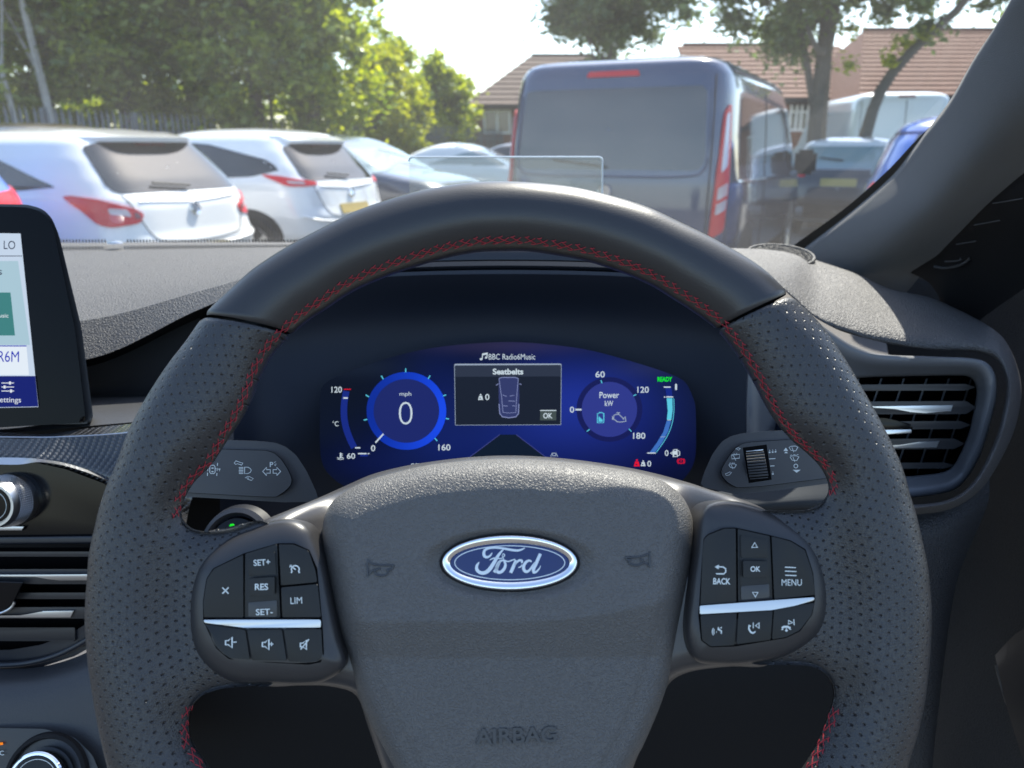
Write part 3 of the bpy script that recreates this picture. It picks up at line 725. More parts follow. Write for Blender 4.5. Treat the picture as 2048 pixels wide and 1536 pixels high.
marks("screen_text", K, MKH, E_w, disp, z=C1,
  texts=[("120", 293, 545, 115, 66, 0, .01), ("\u00b0C", 280, 918, 66, 56), ("60", 450, 1273, 90, 62, 0, .01), ("0", 693, 1187, 46, 68, 0, .01), ("mph", 1047, 597, 128, 58), ("0", 1050, 803, 150, 248, 0, -.02), ("160", 1475, 1178, 132, 68, 0, .01), ("SE", 1152, 1380, 85, 50), ("32", 1420, 1380, 85, 50)],
  strokes=[([(365,637),(415,637)],16),([(495,1183),(552,1183)],14),([(527,1247),(620,1247)],14),([(632,1247),(652,1247)],12),([(718,1127),(806,1030)],16),([(335,1238),(335,1290)],14),([(340,1250),(358,1250)],8),([(340,1270),(358,1270)],8),([(298,1290),(320,1298),(345,1290),(370,1296)],7),([(300,1306),(330,1312),(372,1306)],6)])
marks("screen_text", K, MKH, E_cy, disp, z=C1, strokes=[([a, b], 12) for a, b in (((1050,312),(1050,355)),((783,392),(804,430)),((1318,390),(1297,426)),((610,602),(648,624)),((1494,602),(1460,614)),((590,880),(628,870)),((1490,860),(1525,868)),((1370,1078),(1397,1108)))])
marks("screen_text", K, MKH, E_r, disp, z=C1, strokes=[([(372,541),(448,541)],9)])
belt = lambda x, y, s: [([(x,y-38*s),(x+2,y-22*s)], 20*s), ([(x-24*s,y+30*s),(x-10*s,y-10*s),(x+10*s,y-10*s),(x+24*s,y+30*s)], 14*s, True), ([(x-20*s,y-12*s),(x+22*s,y+26*s)], 9*s)]
marks("screen_text", K, MKH, E_w, disp, z=C2,
  texts=[("60",536,192,125,82,0,.01),("120",1110,397,152,82,0,.01),("180",1058,1012,162,82,0,.01),("0",160,663,58,80,0,.01),("Power",658,468,262,82,0,.01),("kW",655,580,112,72,0,.01),("1",1550,360,26,80,0,.01),("0",1425,1243,48,78,0,.01),("0",1192,1385,52,76,0,.01)],
  strokes=[([(205,663),(288,663)],22),([(1385,362),(1478,362)],16),([(1387,495),(1408,495)],14),([(1420,493),(1510,493)],16),([(1435,803),(1483,803)],8),([(1345,1025),(1408,1025)],12),([(1165,1243),(1280,1243)],15),
   ([(1515,1290),(1515,1200),(1560,1195),(1568,1290)],12,True),([(1520,1240),(1565,1240)],50),([(1570,1205),(1598,1225),(1598,1270),(1575,1280)],10),([(1478,1243),(1505,1225),(1505,1262)],10,True)] + belt(1110, 1380, 1.0))
marks("screen_text", K, MKH, E_w2, disp, z=C2, strokes=[([(720,740),(740,728),(790,728),(800,738),(840,775),(840,795),(870,760),(880,820),(840,825),(800,828),(765,825),(735,800),(712,790)],12,True),([(755,705),(800,705)],14),([(778,705),(778,728)],12),([(700,750),(700,800)],10),([(700,775),(720,775)],10)])
marks("screen_text", K, MKH, E_cy, disp, z=C2, strokes=[([(500,838),(500,712),(520,712),(525,702),(565,702),(568,712),(585,712),(585,838)],10,True),([(548,270),(560,310)],14),([(980,478),(1018,460)],12),([(357,955),(398,925)],12),([(920,920),(955,955)],12),
   (crom(np.array([(1520,512),(1522,680),(1495,860),(1430,1020),(1340,1160),(1285,1235)]), 16),9)],
   fills=[[(1425,510),(1502,510),(1504,680),(1487,798),(1427,798),(1440,680)],[(515,750),(570,800),(570,825),(515,825)]])
marks("screen_graphics", K, MKH, E_bar2, disp, z=C2, fills=[[(1425,812),(1485,812),(1442,960),(1360,1110),(1268,1235),(1197,1235),(1290,1110),(1378,965)]])
marks("screen_graphics", K, .0015, E_bar, disp, z=C2, fills=[[(1405,372),(1490,372),(1500,485),(1425,485)]])
marks("screen_text", K, MKH, E_g, disp, z=C2, texts=[("READY", 1400, 257, 195, 62, 0, .03)])
marks("screen_text", K, MKH, E_r, disp, z=C2, strokes=belt(1025, 1375, 1.25) + [(arc(1617,1352,34,32,0,345,20),8,True),(arc(1617,1352,50,44,130,230,8),8),(arc(1617,1352,50,44,-50,50,8),8),([(1617,1332),(1617,1358)],9),([(1617,1366),(1617,1374)],9)], texts=[])
pop = empty("x", (0, 0, 0)); bpy.data.objects.remove(pop)
prism("popup_box", zz([(55,200),(70,190),(1475,188),(1490,198),(1482,1000),(70,1005)], C3), K, .0008, .0013, E_pop, disp, bevel=0)
marks("screen_graphics", K, .0015, E_head, disp, z=C3, fills=[[(65,210),(1480,205),(1478,352),(66,358)]])
marks("screen_graphics", K, .0017, E_w2, disp, z=C3, strokes=[([(60,205),(75,195),(1470,190),(1486,200)],18),([(60,205),(72,1000)],7),([(1487,200),(1480,1000)],7),([(72,1004),(1480,998)],6)])
marks("screen_graphics", K, .0016, E_ok, disp, z=C3, fills=[[(1205,808),(1420,808),(1418,940),(1203,940)]])
marks("screen_graphics", K, .0016, E_car, disp, z=C3, fills=[[(650,375),(700,365),(870,365),(915,378),(928,620),(915,860),(880,895),(790,902),(700,890),(665,860),(650,640)]])
marks("screen_text", K, .0020, E_car2, disp, z=C3, strokes=[([(655,378),(700,366),(870,366),(912,380)],10),([(655,378),(690,640),(708,835)],8),([(912,380),(890,640),(880,835)],8),([(655,720),(665,850),(700,892),(790,905),(880,892),(915,850),(920,720)],12),([(708,835),(790,842),(880,835)],6),([(615,472),(650,450)],10),([(925,450),(955,462)],10),([(700,600),(760,620)],8),([(800,615),(860,605)],8),([(710,745),(770,748)],8),([(830,745),(870,748)],8),([(780,680),(870,685)],8)])
marks("screen_text", K, .0020, E_w, disp, z=C3, texts=[("BBC Radio6Music",828,90,622,76,0,.0),("Seatbelts",775,288,408,80,0,.03),("0",498,628,56,82,0,.01),("OK",1307,878,122,74,0,.02)],
   strokes=[([(1205,808),(1420,808)],12),([(430,125),(435,52),(498,40),(495,100)],12),([(435,65),(498,52)],14),([(400,125),(430,120)],26),([(468,105),(494,100)],26)] + belt(408, 628, 1.05))
marks("screen_graphics", K, .0012, E_road, disp, z=C3, fills=[[(672,1130),(880,1130),(1300,1450),(240,1450)]])
marks("screen_graphics", K, .0016, E_line, disp, z=C3, strokes=[([(665,1130),(250,1440)],10),([(885,1130),(1290,1440)],10)])
marks("screen_text", K, .0018, E_w2, disp, z=C3, strokes=[([(1345,1425),(1365,1375)],9),([(1438,1425),(1415,1375)],9),([(1368,1395),(1375,1378),(1405,1378),(1412,1395),(1412,1412),(1368,1412)],9,True)])

# ================================================================== TOUCHSCREEN
TP = Plane(40, 640, .60, 16.0, -6.0); T = TP.at
M_tsb = mat("touch_bezel_black", (.003, .003, .0035), .2, spec=.10)
ts = empty("touchscreen", tuple(TP.o), label="glossy black touchscreen showing radio buttons, standing on the dash at left", cat="touchscreen")
fr = [(-560,405),(0,413),(51,414),(79,422),(98,438),(108,462),(150,660),(172,845),(0,855),(-520,868),(-600,860),(-640,430)]
prism("screen_body", rnd(fr, 14), T, -.016, 0, M_tsb, ts, bevel=.0035, seg=5)
prism("screen_edge_frame", rnd([(-600,400),(0,408),(55,409),(86,418),(104,436),(118,470),(163,655),(187,838),(176,848),(0,850),(-520,860)], 12), T, -.024, -.006, M_hard, ts, bevel=.002)
E_t = E("touch_background", (196, 212, 232)); E_t2 = E("touch_panel", (168, 198, 212)); E_teal = E("touch_teal", (62, 128, 128)); E_nav = E("touch_nav_bar", (16, 28, 112)); E_btn = E("touch_button", (226, 236, 246)); E_bt = E("touch_blue_text", (32, 44, 180)); E_dk = E("touch_dark_text", (40, 48, 70)); E_lw = E("touch_white", (225, 232, 240))
def tq(name, pts, m, h): return prism(name, pts, T, h - .0002, h, m, ts, bevel=0)
tq("display", [(-560,459),(41,467),(77,814),(-540,826)], E_t, .0003)
tq("display_panel", [(-560,522),(36,522),(60,690),(-545,690)], E_t2, .0006)
tq("display_tile", [(-120,585),(21,585),(30,671),(-120,671)], E_teal, .0009)
tq("display_button", [(-90,693),(53,693),(58,750),(-90,750)], E_btn, .0009)
tq("display_nav_bar", [(-550,753),(70.5,752),(76.5,813),(-540,825)], E_nav, .0009)
marks("screen_text", T, .0012, E_bt, ts, texts=[("R6M", 17, 713, 42, 22, 1, .01)], strokes=[([(-90,692),(53,692)],2)])
marks("screen_text", T, .0012, E_dk, ts, texts=[("LO", 19, 490, 23, 17, 1, 0), ("s", 0, 545, 8, 10)], strokes=[([(-560,511),(44,512)],1.5)])
marks("screen_text", T, .0012, E_lw, ts, texts=[("Settings", 17, 801, 50, 14, 1, 0), ("Music", 3, 631, 28, 8, 1, .01)],
   strokes=[([(3,766),(28,766)],1.6),([(3,774),(28,774)],1.6),([(3,782),(28,782)],1.6),([(20,763),(20,769)],4),([(9,771),(9,777)],4),([(22,779),(22,785)],4)])

# ================================================================== LEFT LOWER DASH
Z3 = (0, 830, 2.176)
# back fascia between pad and trim
loft("fascia_left", [[(-400,740,.73),(0,735,.73),(200,720,.73),(300,680,.73),(400,630,.73)],[(-400,800,.74),(0,796,.74),(200,790,.73),(300,785,.72),(400,775,.71)],[(-400,806,.70),(0,803,.69),(200,797,.68),(300,795,.67),(400,790,.66)],[(-400,870,.64),(0,866,.62),(200,850,.60),(300,842,.592),(400,840,.59)]], M_hard, dash, nu=80, nv=30, flip=True)
def carbon():
    m = mat("carbon_weave", (.012, .012, .013), .28, coat=.6); N = NT(m); b = N.n["Principled BSDF"]
    uv = N.add("ShaderNodeUVMap", uv_map="UVMap").outputs[0]; sp = N.add("ShaderNodeSeparateXYZ", {0: uv})
    u = N.math('DIVIDE', sp.outputs[0], 5.2); v = N.math('DIVIDE', sp.outputs[1], 2.6)
    sh = N.math('MULTIPLY', N.math('FLOOR', v), .25); f = N.math('FRACT', N.math('ADD', u, sh))
    a = N.math('GREATER_THAN', f, .5)
    fu = N.math('ABSOLUTE', N.math('SUBTRACT', N.math('FRACT', N.math('MULTIPLY', N.math('ADD', u, sh), 2.0)), .5)); fv = N.math('ABSOLUTE', N.math('SUBTRACT', N.math('FRACT', v), .5))
    hh = N.math('SUBTRACT', 1.0, N.math('MAXIMUM', N.math('MULTIPLY', fu, 1.6), N.math('MULTIPLY', fv, 1.6)))
    h2 = N.math('MULTIPLY', a, hh)
    bn = N.add("ShaderNodeBump", {"Height": h2, "Strength": 1.0, "Distance": .0012}); N.l.new(bn.outputs[0], b.inputs["Normal"])
    mx = N.add("ShaderNodeMixRGB", {"Fac": a, "Color1": (.004, .004, .005, 1), "Color2": (.050, .052, .058, 1)}); N.l.new(mx.outputs[0], b.inputs["Base Color"])
    return m
M_carbon = carbon()
def uvloft(name, rows, m, parent, nu, nv):
    rr = [crom(P(*np.asarray(r, float).T), nu) for r in rows]; A = np.stack(rr, 1); G = np.stack([crom(A[i], nv) for i in range(nu)], 0)
    du = np.r_[0, np.cumsum(np.linalg.norm(np.diff(G[:, nv // 2], axis=0), axis=1))] * 1000
    dv = np.concatenate([np.zeros((nu, 1)), np.cumsum(np.linalg.norm(np.diff(G, axis=1), axis=2), 1)], 1) * 1000
    return grid(name, G, m, parent, uv=np.stack([np.broadcast_to(du[:, None], (nu, nv)), dv], -1), flip=True)
uvloft("carbon_ledge", [[(-400,853,.60),(0,864,.60),(90,868,.598),(180,856,.596),(280,846,.592),(340,843,.59),(400,842,.59)],[(-400,866,.585),(0,873,.585),(60,874,.585),(180,870,.58),(280,862,.578),(340,863,.577),(400,865,.576)]], M_carbon, dash, 90, 8)
uvloft("carbon_trim", [[(-400,868,.584),(0,875,.584),(60,876,.584),(180,872,.579),(280,864,.577),(340,865,.576),(400,866,.575)],[(-400,898,.577),(0,896,.577),(60,900,.577),(180,905,.575),(280,920,.574),(340,930,.573),(400,940,.572)],[(-400,930,.572),(0,918,.572),(70,922,.572),(150,938,.572),(230,968,.57),(310,990,.568),(380,1010,.567)],[(-400,980,.60),(0,950,.60),(70,950,.60),(150,965,.60),(230,1000,.60),(310,1030,.60),(370,1060,.60)]], M_carbon, dash, 120, 40)
tube("trim_highlight", crom(P([-400, 0, 60, 100, 180, 240, 280, 430], [867.5, 874, 874.5, 874.5, 871, 867, 863, 865], [.584, .584, .584, .583, .579, .578, .577, .574]), 60), .0006, M_chrome, dash)
# silver arc and piano-black control panel
QP = Plane(60, 1000, .575, 14, -4); Q = QP.at
cp = empty("centre_control_panel", tuple(QP.o), label="piano black control panel with silver edge and knurled volume knob, left of wheel", cat="control panel")
prism("panel_face", rnd([(-400,925),(0,922),(60,923),(130,938),(205,966),(260,995),(300,1040),(300,1075),(-400,1078)], 6), Q, -.02, 0, M_black, cp, bevel=.002, seg=4)
loft("silver_arc", [[(-400,917,.57),(0,915,.57),(70,917,.57),(130,926,.57),(180,942,.57),(222,962,.57),(262,990,.57)],[(-400,930,.565),(0,929,.565),(40,929,.565),(80,924,.566),(140,934,.566),(222,964,.567),(262,994,.567)]], M_chrome, cp, nu=60, nv=6, flip=True)
KC = Q([-6], [998], .0)[0]; kx = QP.x
kn = [(0.0001, .020), (.0135, .020), (.0140, .0208), (.0158, .0208), (.0163, .0195), (.0170, .0165), (.0196, .004), (.0200, .0005), (.0200, -.003)]
knob = empty("volume_knob", tuple(KC), label="satin silver knurled volume knob on the piano black panel", cat="knob")
ax = QP.n + np.array([0, 0, -.02]); ax /= np.linalg.norm(ax)
kdir = np.cross(ax, [0, 0, 1.]); kdir /= np.linalg.norm(kdir)
KO = Q([26], [998], .0)[0]
lathe("knob_body", [(r * 1.0, h) for r, h in kn], KO, ax, kdir, M_chrome, knob, n=80)
V, F = [], []
yd = np.cross(ax, kdir)
for i in range(72):
    for j in range(7):
        th = 2 * np.pi * i / 72; r = .0174 + .0003 * j; h = .0150 - j * .0016
        rad = math.cos(th) * kdir + math.sin(th) * yd; tg = np.cross(ax, rad); C = KO + r * rad + h * ax
        o = len(V); s = .00055
        V += [C + tg * s, C + ax * s, C - tg * s, C - ax * s, C + rad * .0007]; F += [(o, o+1, o+4), (o+1, o+2, o+4), (o+2, o+3, o+4), (o+3, o, o+4)]
mk("knurling", V, F, M_chrome, knob, smooth=False)
lathe("knob_face", [(0.0001, .0207), (.0128, .0207), (.0131, .0203)], KO, ax, kdir, M_black, knob, n=60)
th = np.linspace(0, 2 * np.pi, 60, endpoint=False)
tube("face_ring", [KO + .0105 * (math.cos(t) * kdir + math.sin(t) * yd) + .0208 * ax for t in th], .00022, M_print, knob, sides=5, closed=True)
Kf = lambda px, py, h=0.0: Q(px, py, .0205)
FO = KO + .0210 * ax
def knobface(px, py, h=0.0):   # small print on the knob end, local pixel frame
    px = np.asarray(px, float); py = np.asarray(py, float)
    ux = -kdir if kdir[0] < 0 else kdir; uy = np.array([0, 0, 1.]) - ax * ax[2]; uy /= np.linalg.norm(uy)
    return FO + (px * .001)[..., None] * ux + (-py * .001)[..., None] * uy
marks("printed_marks", knobface, 0, M_print, knob, texts=[("MODE", 0, 0, 9, 2.2, 0, .01)])
prism("slider_switch", [(-60,1050),(48,1053),(44,1061),(-60,1061)], Q, -.001, .003, M_chrome, cp, bevel=.0008)
prism("panel_lower_edge", [(-400,1079),(300,1070),(300,1086),(-400,1092)], Q, -.02, .004, M_hood, cp, bevel=.002, seg=4)

# centre air vent
VP = Plane(60, 1200, .565, 10, -4); VQ = VP.at
cv = empty("centre_air_vent", tuple(VP.o), label="centre air vent with silver tipped slats below the piano black panel", cat="air vent")
vout = [(-400,1080),(300,1080),(300,1180),(250,1240),(180,1285),(110,1322),(40,1336),(-400,1340)]
prism("vent_cavity", rnd([(-400,1095),(260,1095),(260,1180),(215,1225),(160,1262),(100,1290),(30,1302),(-400,1304)], 8), VQ, -.06, -.022, M_cavity, cv, bevel=0)
def vslat(pl, x0, x1, y0, y1, h0, h1, par, m=M_slat, nm="slat"):
    return prism(nm, rnd([(x0, y0), (x1, y0 - 1), (x1, y1), (x0, y1)], 2), pl, h0, h1, m, par, bevel=.0008)
vslat(VQ, -400, 250, 1104, 1113, -.02, -.004, cv); vslat(VQ, -400, 240, 1139, 1149, -.02, -.003, cv); vslat(VQ, -400, 230, 1152, 1168, -.02, -.001, cv)
vslat(VQ, -400, 235, 1186, 1198, -.02, -.003, cv); vslat(VQ, -400, 225, 1215, 1237, -.02, -.001, cv); vslat(VQ, -400, 150, 1256, 1282, -.02, -.006, cv)
prism("silver_strip", [(-400,1149.5),(65,1149.5),(230,1148),(230,1161),(120,1161),(95,1158),(70,1152.5),(-400,1152)], VQ, -.004, .0012, M_chrome, cv, bevel=.0004)
prism("silver_strip", [(-400,1233),(40,1232),(85,1222),(148,1221),(141,1235),(-400,1236)], VQ, -.004, .0012, M_chrome, cv, bevel=.0004)
prism("direction_tab", [(-60,1160),(48,1164),(28,1206),(10,1222),(-60,1226)], VQ, -.01, .006, M_black, cv, bevel=.002, seg=3)
tube("tab_edge", crom(VQ([30, 24, 12, -5, -60], [1204, 1214, 1222, 1227, 1230], .006), 20), .0010, M_chrome, cv)
tube("housing_rim", crom(VQ([-400, 0, 60, 115, 165, 210, 240], [1330, 1330, 1325, 1310, 1285, 1255, 1225], -.004), 50), .0022, M_hood, cv, sides=12)
prism("housing_lip", rnd([(-400,1300),(20,1300),(80,1290),(140,1268),(200,1230),(240,1190),(275,1190),(262,1240),(215,1275),(150,1312),(80,1335),(0,1341),(-400,1343)], 5), VQ, -.05, -.008, M_hood, cv, bevel=.002, seg=3)
# lower console
loft("lower_console", [[(-400,1338,.575),(0,1338,.575),(100,1330,.575),(200,1290,.57),(300,1200,.57)],[(-400,1372,.55),(0,1372,.55),(100,1364,.55),(220,1335,.55),(330,1290,.55)],[(-400,1460,.54),(0,1456,.54),(110,1456,.54),(230,1450,.54),(350,1440,.54)],[(-400,1620,.53),(0,1620,.53),(120,1620,.53),(250,1620,.53),(370,1620,.53)]], mat("console_plastic", (.030, .031, .034), .5, bump=[('noise', 900, .0002)]), dash, nu=70, nv=30, flip=True)
NP = Plane(95, 1500, .532, 30, -4); NQ = NP.at
pan = rnd([(-400,1460),(0,1456),(90,1458),(150,1475),(185,1510),(205,1560),(215,1620),(-400,1620)], 8)
cpan = empty("climate_panel", tuple(NP.o), label="dark climate panel with a chrome ringed knob and orange light, bottom left corner", cat="control panel")
prism("panel_face", pan, NQ, -.01, .0015, mat("panel_plastic", (.022, .023, .025), .42), cpan, bevel=.0012)
NO = NQ([97], [1556], .0)[0]; nx = NP.x
lathe("knob_collar", [(.0300, .0015), (.0290, .0045), (.0265, .005), (.0255, .003)], NO, NP.n, nx, M_matte, cpan, n=64)
lathe("knob_ring", [(.0205, .004), (.0200, .014), (.0190, .0150), (.0178, .0150), (.0172, .0138)], NO, NP.n, nx, M_bright, cpan, n=80)
lathe("knob_face", [(.0001, .0135), (.0172, .0138)], NO, NP.n, nx, M_black, cpan, n=60)
tube("knob_face_ring", [NO + .0150 * (math.cos(t) * NP.x + math.sin(t) * NP.y) + .0139 * NP.n for t in th], .00025, M_print, cpan, sides=5, closed=True)
marks("indicator_light", NQ, .003, E("lit_orange", (255, 140, 20)), cpan, strokes=[([(-12,1489),(6,1487)],5)])
marks("printed_marks", NQ, .003, M_print, cpan, texts=[("TC", -1, 1506, 18, 9)])

# ---- lower dash, column area
loft("lower_dash", [[(330,1000,.64),(520,1000,.66),(800,1000,.66),(1240,1000,.66),(1500,1000,.64),(1700,1010,.62)],[(330,1120,.66),(520,1120,.67),(800,1150,.67),(1240,1150,.67),(1500,1100,.66),(1760,1040,.64)],[(330,1350,.62),(520,1350,.62),(800,1350,.62),(1240,1350,.62),(1500,1350,.62),(1760,1350,.62)],[(330,1700,.66),(520,1700,.66),(800,1700,.66),(1240,1700,.66),(1500,1700,.66),(1760,1700,.66)]], M_matte, dash, nu=60, nv=30, flip=True)
sb = P(472, 1092, .55); sbn = np.array([-.15, -.86, .5]); sbn /= np.linalg.norm(sbn); sbx = np.cross([0, 0, 1.], sbn); sbx /= np.linalg.norm(sbx)
stb = empty("start_button", tuple(sb), label="dark round start button with a small green light behind the left spoke", cat="button")
lathe("button_ring", [(.030, -.006), (.027, .001), (.0235, .003), (.0215, .0)], sb, sbn, sbx, M_hood, stb, n=60)
lathe("button_face", [(.0001, .002), (.0195, .0015), (.0210, -.001)], sb, sbn, sbx, M_black, stb, n=60)
gq = P(465, 1052, .548); lathe("button_light", [(.0001, .002), (.0014, .0018), (.0016, 0)], gq, sbn, sbx, E_g, stb, n=16)

# ================================================================== STALKS
def stalk(nm, label, z, plane, shell, face, extra):
    o = empty(nm, tuple(plane.o), label=label, cat="stalk")
    prism("stalk_shell", shell, plane.at, -.028, -.003, M_satin2, o, bevel=.010, seg=6)
    prism("stalk_face", face, plane.at, -.010, .0015, M_satin2, o, bevel=.003, seg=5)
    prism("stalk_gap", [(np.array(q) - np.mean(face, 0)) * 1.02 + np.mean(face, 0) for q in face], plane.at, -.010, -.0028, M_matte, o, bevel=0)
    return o
M_satin2 = mat("stalk_satin", (.040, .040, .043), .42, bump=[('noise', 1800, .00008)])
SL = Plane(480, 940, .47, 22, 0)
shL = rnd(zz([(-600,120),(500,140),(900,150),(1180,175),(1330,230),(1480,350),(1620,560),(1760,860),(1800,1000),(1300,1010),(900,985),(-600,900)], ZS), 6)
faL = rnd(zz([(-600,255),(470,272),(1060,288),(1180,325),(1280,420),(1370,560),(1422,690),(1405,770),(1330,850),(1200,935),(900,925),(-600,840)], ZS), 5)
lst = stalk("indicator_stalk", "left indicator stalk with white light and lane symbols beside the display", ZS, SL, shL, faL, None)
arrow = lambda x, y, s: [([(x,y),(x+55*s,y-58),(x+55*s,y-25),(x+105*s,y-25),(x+105*s,y+25),(x+55*s,y+25),(x+55*s,y+58)], 9, True)]
marks("printed_marks", SL.at, .0017, M_print, lst, z=ZS, texts=[("P", 1138, 482, 48, 70, 0, .01)],
  strokes=arrow(1015, 578, 1) + arrow(1265, 578, -1) + [([(1175,455),(1200,440)],7),([(1180,478),(1210,475)],7),([(1178,490),(1200,500)],7)]
  + [([(682,y),(745,y)],11) for y in (523,543,564,586,607)] + [([(762,518),(762,610),(810,608),(842,590),(855,562),(842,538),(810,520)],9,True)]
  + [([(617,462),(640,430),(708,455),(738,462),(722,490),(660,470),(640,480)],7,True),([(768,665),(800,648),(830,650),(885,680),(858,704),(800,685),(820,672)],7,True)]
  + [([(278,515),(295,492),(335,492),(350,515),(350,590),(335,608),(290,608),(276,590)],10,True),([(300,532),(328,532)],16),([(300,582),(328,582)],16),([(262,540),(276,540)],9),([(350,540),(365,540)],9),([(385,460),(383,500)],11),([(380,530),(378,570)],11),([(376,600),(374,640)],11),([(250,548),(248,572)],11),([(245,598),(243,640)],11),([(395,545),(425,545)],12),([(405,545),(415,575)],8)])
SR = Plane(1540, 930, .47, 22, 0)
shR = rnd(zz([(2600,20),(1240,75),(900,95),(620,120),(450,165),(320,240),(180,430),(60,700),(0,900),(500,1010),(1100,960),(1840,860),(2600,780)], ZT), 6)
faR = rnd(zz([(2600,150),(1340,215),(800,248),(640,268),(540,320),(440,440),(340,600),(305,690),(340,770),(420,850),(540,915),(900,895),(1780,785),(2600,720)], ZT), 5)
rst = stalk("wiper_stalk", "right wiper stalk with ribbed thumbwheel and white wiper symbols", ZT, SR, shR, faR, None)
prism("wheel_recess", zz([(625,330),(975,285),(1050,800),(715,850)], ZT), SR.at, -.004, .0018, M_cavity, rst, bevel=.0003)
tw = [zz([(a, b), (c_, d), (e, f), (g, h_)], ZT) for a, b, c_, d, e, f, g, h_ in ()]
for k in range(11):
    t0, t1 = k / 11, (k + .80) / 11; A0 = np.array([665, 372]); A1 = np.array([725, 815]); B0 = np.array([930, 345]); B1 = np.array([1010, 790])
    q = [A0 + (A1 - A0) * t0, B0 + (B1 - B0) * t0, B0 + (B1 - B0) * t1, A0 + (A1 - A0) * t1]
    prism("thumbwheel_rib", zz(q, ZT), SR.at, -.004, .0012 + .0045 * math.sin(math.pi * (k + .5) / 11), M_hard if k else M_chrome, rst, bevel=.0005)
drop = lambda x, y: [([(x,y-24),(x+4,y-6)],8),([(x-1,y+2),(x+1,y+22)],24)]
wip = lambda x, y, s: [([(x-62*s,y-20*s),(x-30*s,y-36*s),(x+30*s,y-38*s),(x+66*s,y-22*s),(x+36*s,y+32*s),(x-32*s,y+26*s)],8,True),([(x-20*s,y-18*s),(x+8*s,y+52*s)],8)]
marks("printed_marks", SR.at, .0017, M_print, rst, z=ZT,
  strokes=drop(1018,388)+drop(1062,384)+drop(1105,380)+drop(1065,704)+[([(1010,496),(1102,490)],12),([(1028,600),(1088,597)],12)]
  + wip(1365,346,1.0)+wip(1380,488,1.0)+[([(1318,445),(1345,438)],8),([(1365,436),(1395,434)],8),([(1415,433),(1440,432)],8)]+[(arc(1402,600,28,28,0,340,18),10,True)]
  + wip(475,600,.85)+[([(430,570),(445,548)],6),([(470,548),(480,565)],6),([(495,548),(505,565)],6)]
  + [([(462,440),(578,428),(576,485),(465,495)],8,True),([(490,450),(525,520)],8),([(495,415),(505,430)],6),([(530,408),(540,425)],6)]
  + [([(520,352),(555,332),(590,345),(565,370),(548,358)],6,True),([(370,715),(400,705),(440,685),(460,695),(430,730),(385,740)],6,True)],
  fills=[[(1220,380),(1255,330),(1290,380)],[(1230,412),(1258,388),(1288,412)],[(1355,655),(1472,655),(1415,698)]])
M_lc = mat("lower_cover_plastic", (.035, .040, .047), .75, spec=.2)
# grey lower cover behind the right stalk
loft("lower_cover", [[(1400,985,.54),(1560,975,.54),(1660,960,.54),(1760,950,.54)],[(1400,1030,.53),(1560,1012,.53),(1660,1010,.53),(1760,1008,.53)],[(1400,1044,.545),(1560,1024,.545),(1660,1022,.545),(1760,1022,.545)]], M_lc, dash, nu=24, nv=12, flip=True)

# ================================================================== RIGHT PAD, VENT, DOOR, PILLAR
O_ = [(1462,497,.80),(1540,500,.83),(1600,506,.84),(1632,522,.82),(1682,539,.79),(1721,553,.77),(1780,580,.74),(1858,597,.72),(1916,621,.70),(1975,652,.68),(2010,682,.665),(2034,734,.65),(2042,790,.64),(2027,863,.625),(1991,937,.61),(1955,985,.60),(1900,1018,.59),(1830,1029,.585),(1700,1035,.58),(1500,1035,.58)]
I_ = [(1440,530,.655),(1500,545,.65),(1560,573,.645),(1623,628,.635),(1660,650,.63),(1694,664,.63),(1784,687,.625),(1858,697,.62),(1910,699,.615),(1955,702,.61),(1990,716,.605),(2009,746,.60),(2013,785,.595),(1994,871,.585),(1958,948,.578),(1925,985,.575),(1885,1003,.572),(1823,1010,.57),(1700,1014,.57),(1500,1014,.57)]
Oa, Ia = np.array(O_, float), np.array(I_, float)
M1 = Oa * .62 + Ia * .38; M1[:, 2] -= .016; M2 = Oa * .25 + Ia * .75; M2[:, 2] -= .020
J_ = Ia.copy(); J_[:, 2] += .02; X0 = Oa.copy(); X0[:, 2] += .06
loft("side_pad", [X0, Oa, M1, M2, Ia, J_], M_dash, dash, nu=160, nv=60, flip=True, angle=180)
# round speaker / demister grille on the pad
sg = P(1560, 515, .82)
lathe("round_grille_shade_disc", [(.0001, .0005), (.032, .0005)], sg, [0, -.2, .98], [1, 0, 0], M_cavity, dash, n=40)  # flat dark disc paints in the shade between the grille ribs
lathe("round_grille_ring", [(.036, .0), (.035, .002), (.033, .002), (.032, 0)], sg + np.array([0, 0, .002]), [0, -.2, .98], [1, 0, 0], M_dash2, dash, n=60)
for i in range(-8, 9):
    yy = i * .0038; w_ = math.sqrt(max(.032 ** 2 - yy ** 2, 1e-6)); c0 = sg + np.array([0, yy * .98, yy * .2 + .0025])
    V, F = tube_geo([c0 - np.array([w_, 0, 0]), c0 + np.array([w_, 0, 0])], .0009, 5); mk("grille_rib", V, F, M_dash2, dash)
rv = empty("driver_air_vent", tuple(P(1800, 850, .6)), label="driver side air vent with silver tipped slats on the right of the wheel", cat="air vent")
RP = Plane(1800, 850, .595, 12, 8); RQ = RP.at
bo = np.array([(1500,700),(1560,640),(1600,618),(1640,648),(1702,689),(1760,708),(1860,713),(1936,716),(1971,724),(1990,748),(1993,792),(1980,850),(1959,914),(1928,964),(1897,984),(1823,995),(1700,1000),(1560,1000),(1500,960)], float)
bi = np.array([(1560,800),(1600,770),(1640,762),(1680,758),(1717,755),(1760,753),(1860,751),(1928,751),(1944,757),(1952,772),(1953,792),(1946,830),(1936,871),(1909,929),(1885,945),(1811,953),(1700,955),(1600,950),(1560,900)], float)
bm1 = bo * .6 + bi * .4
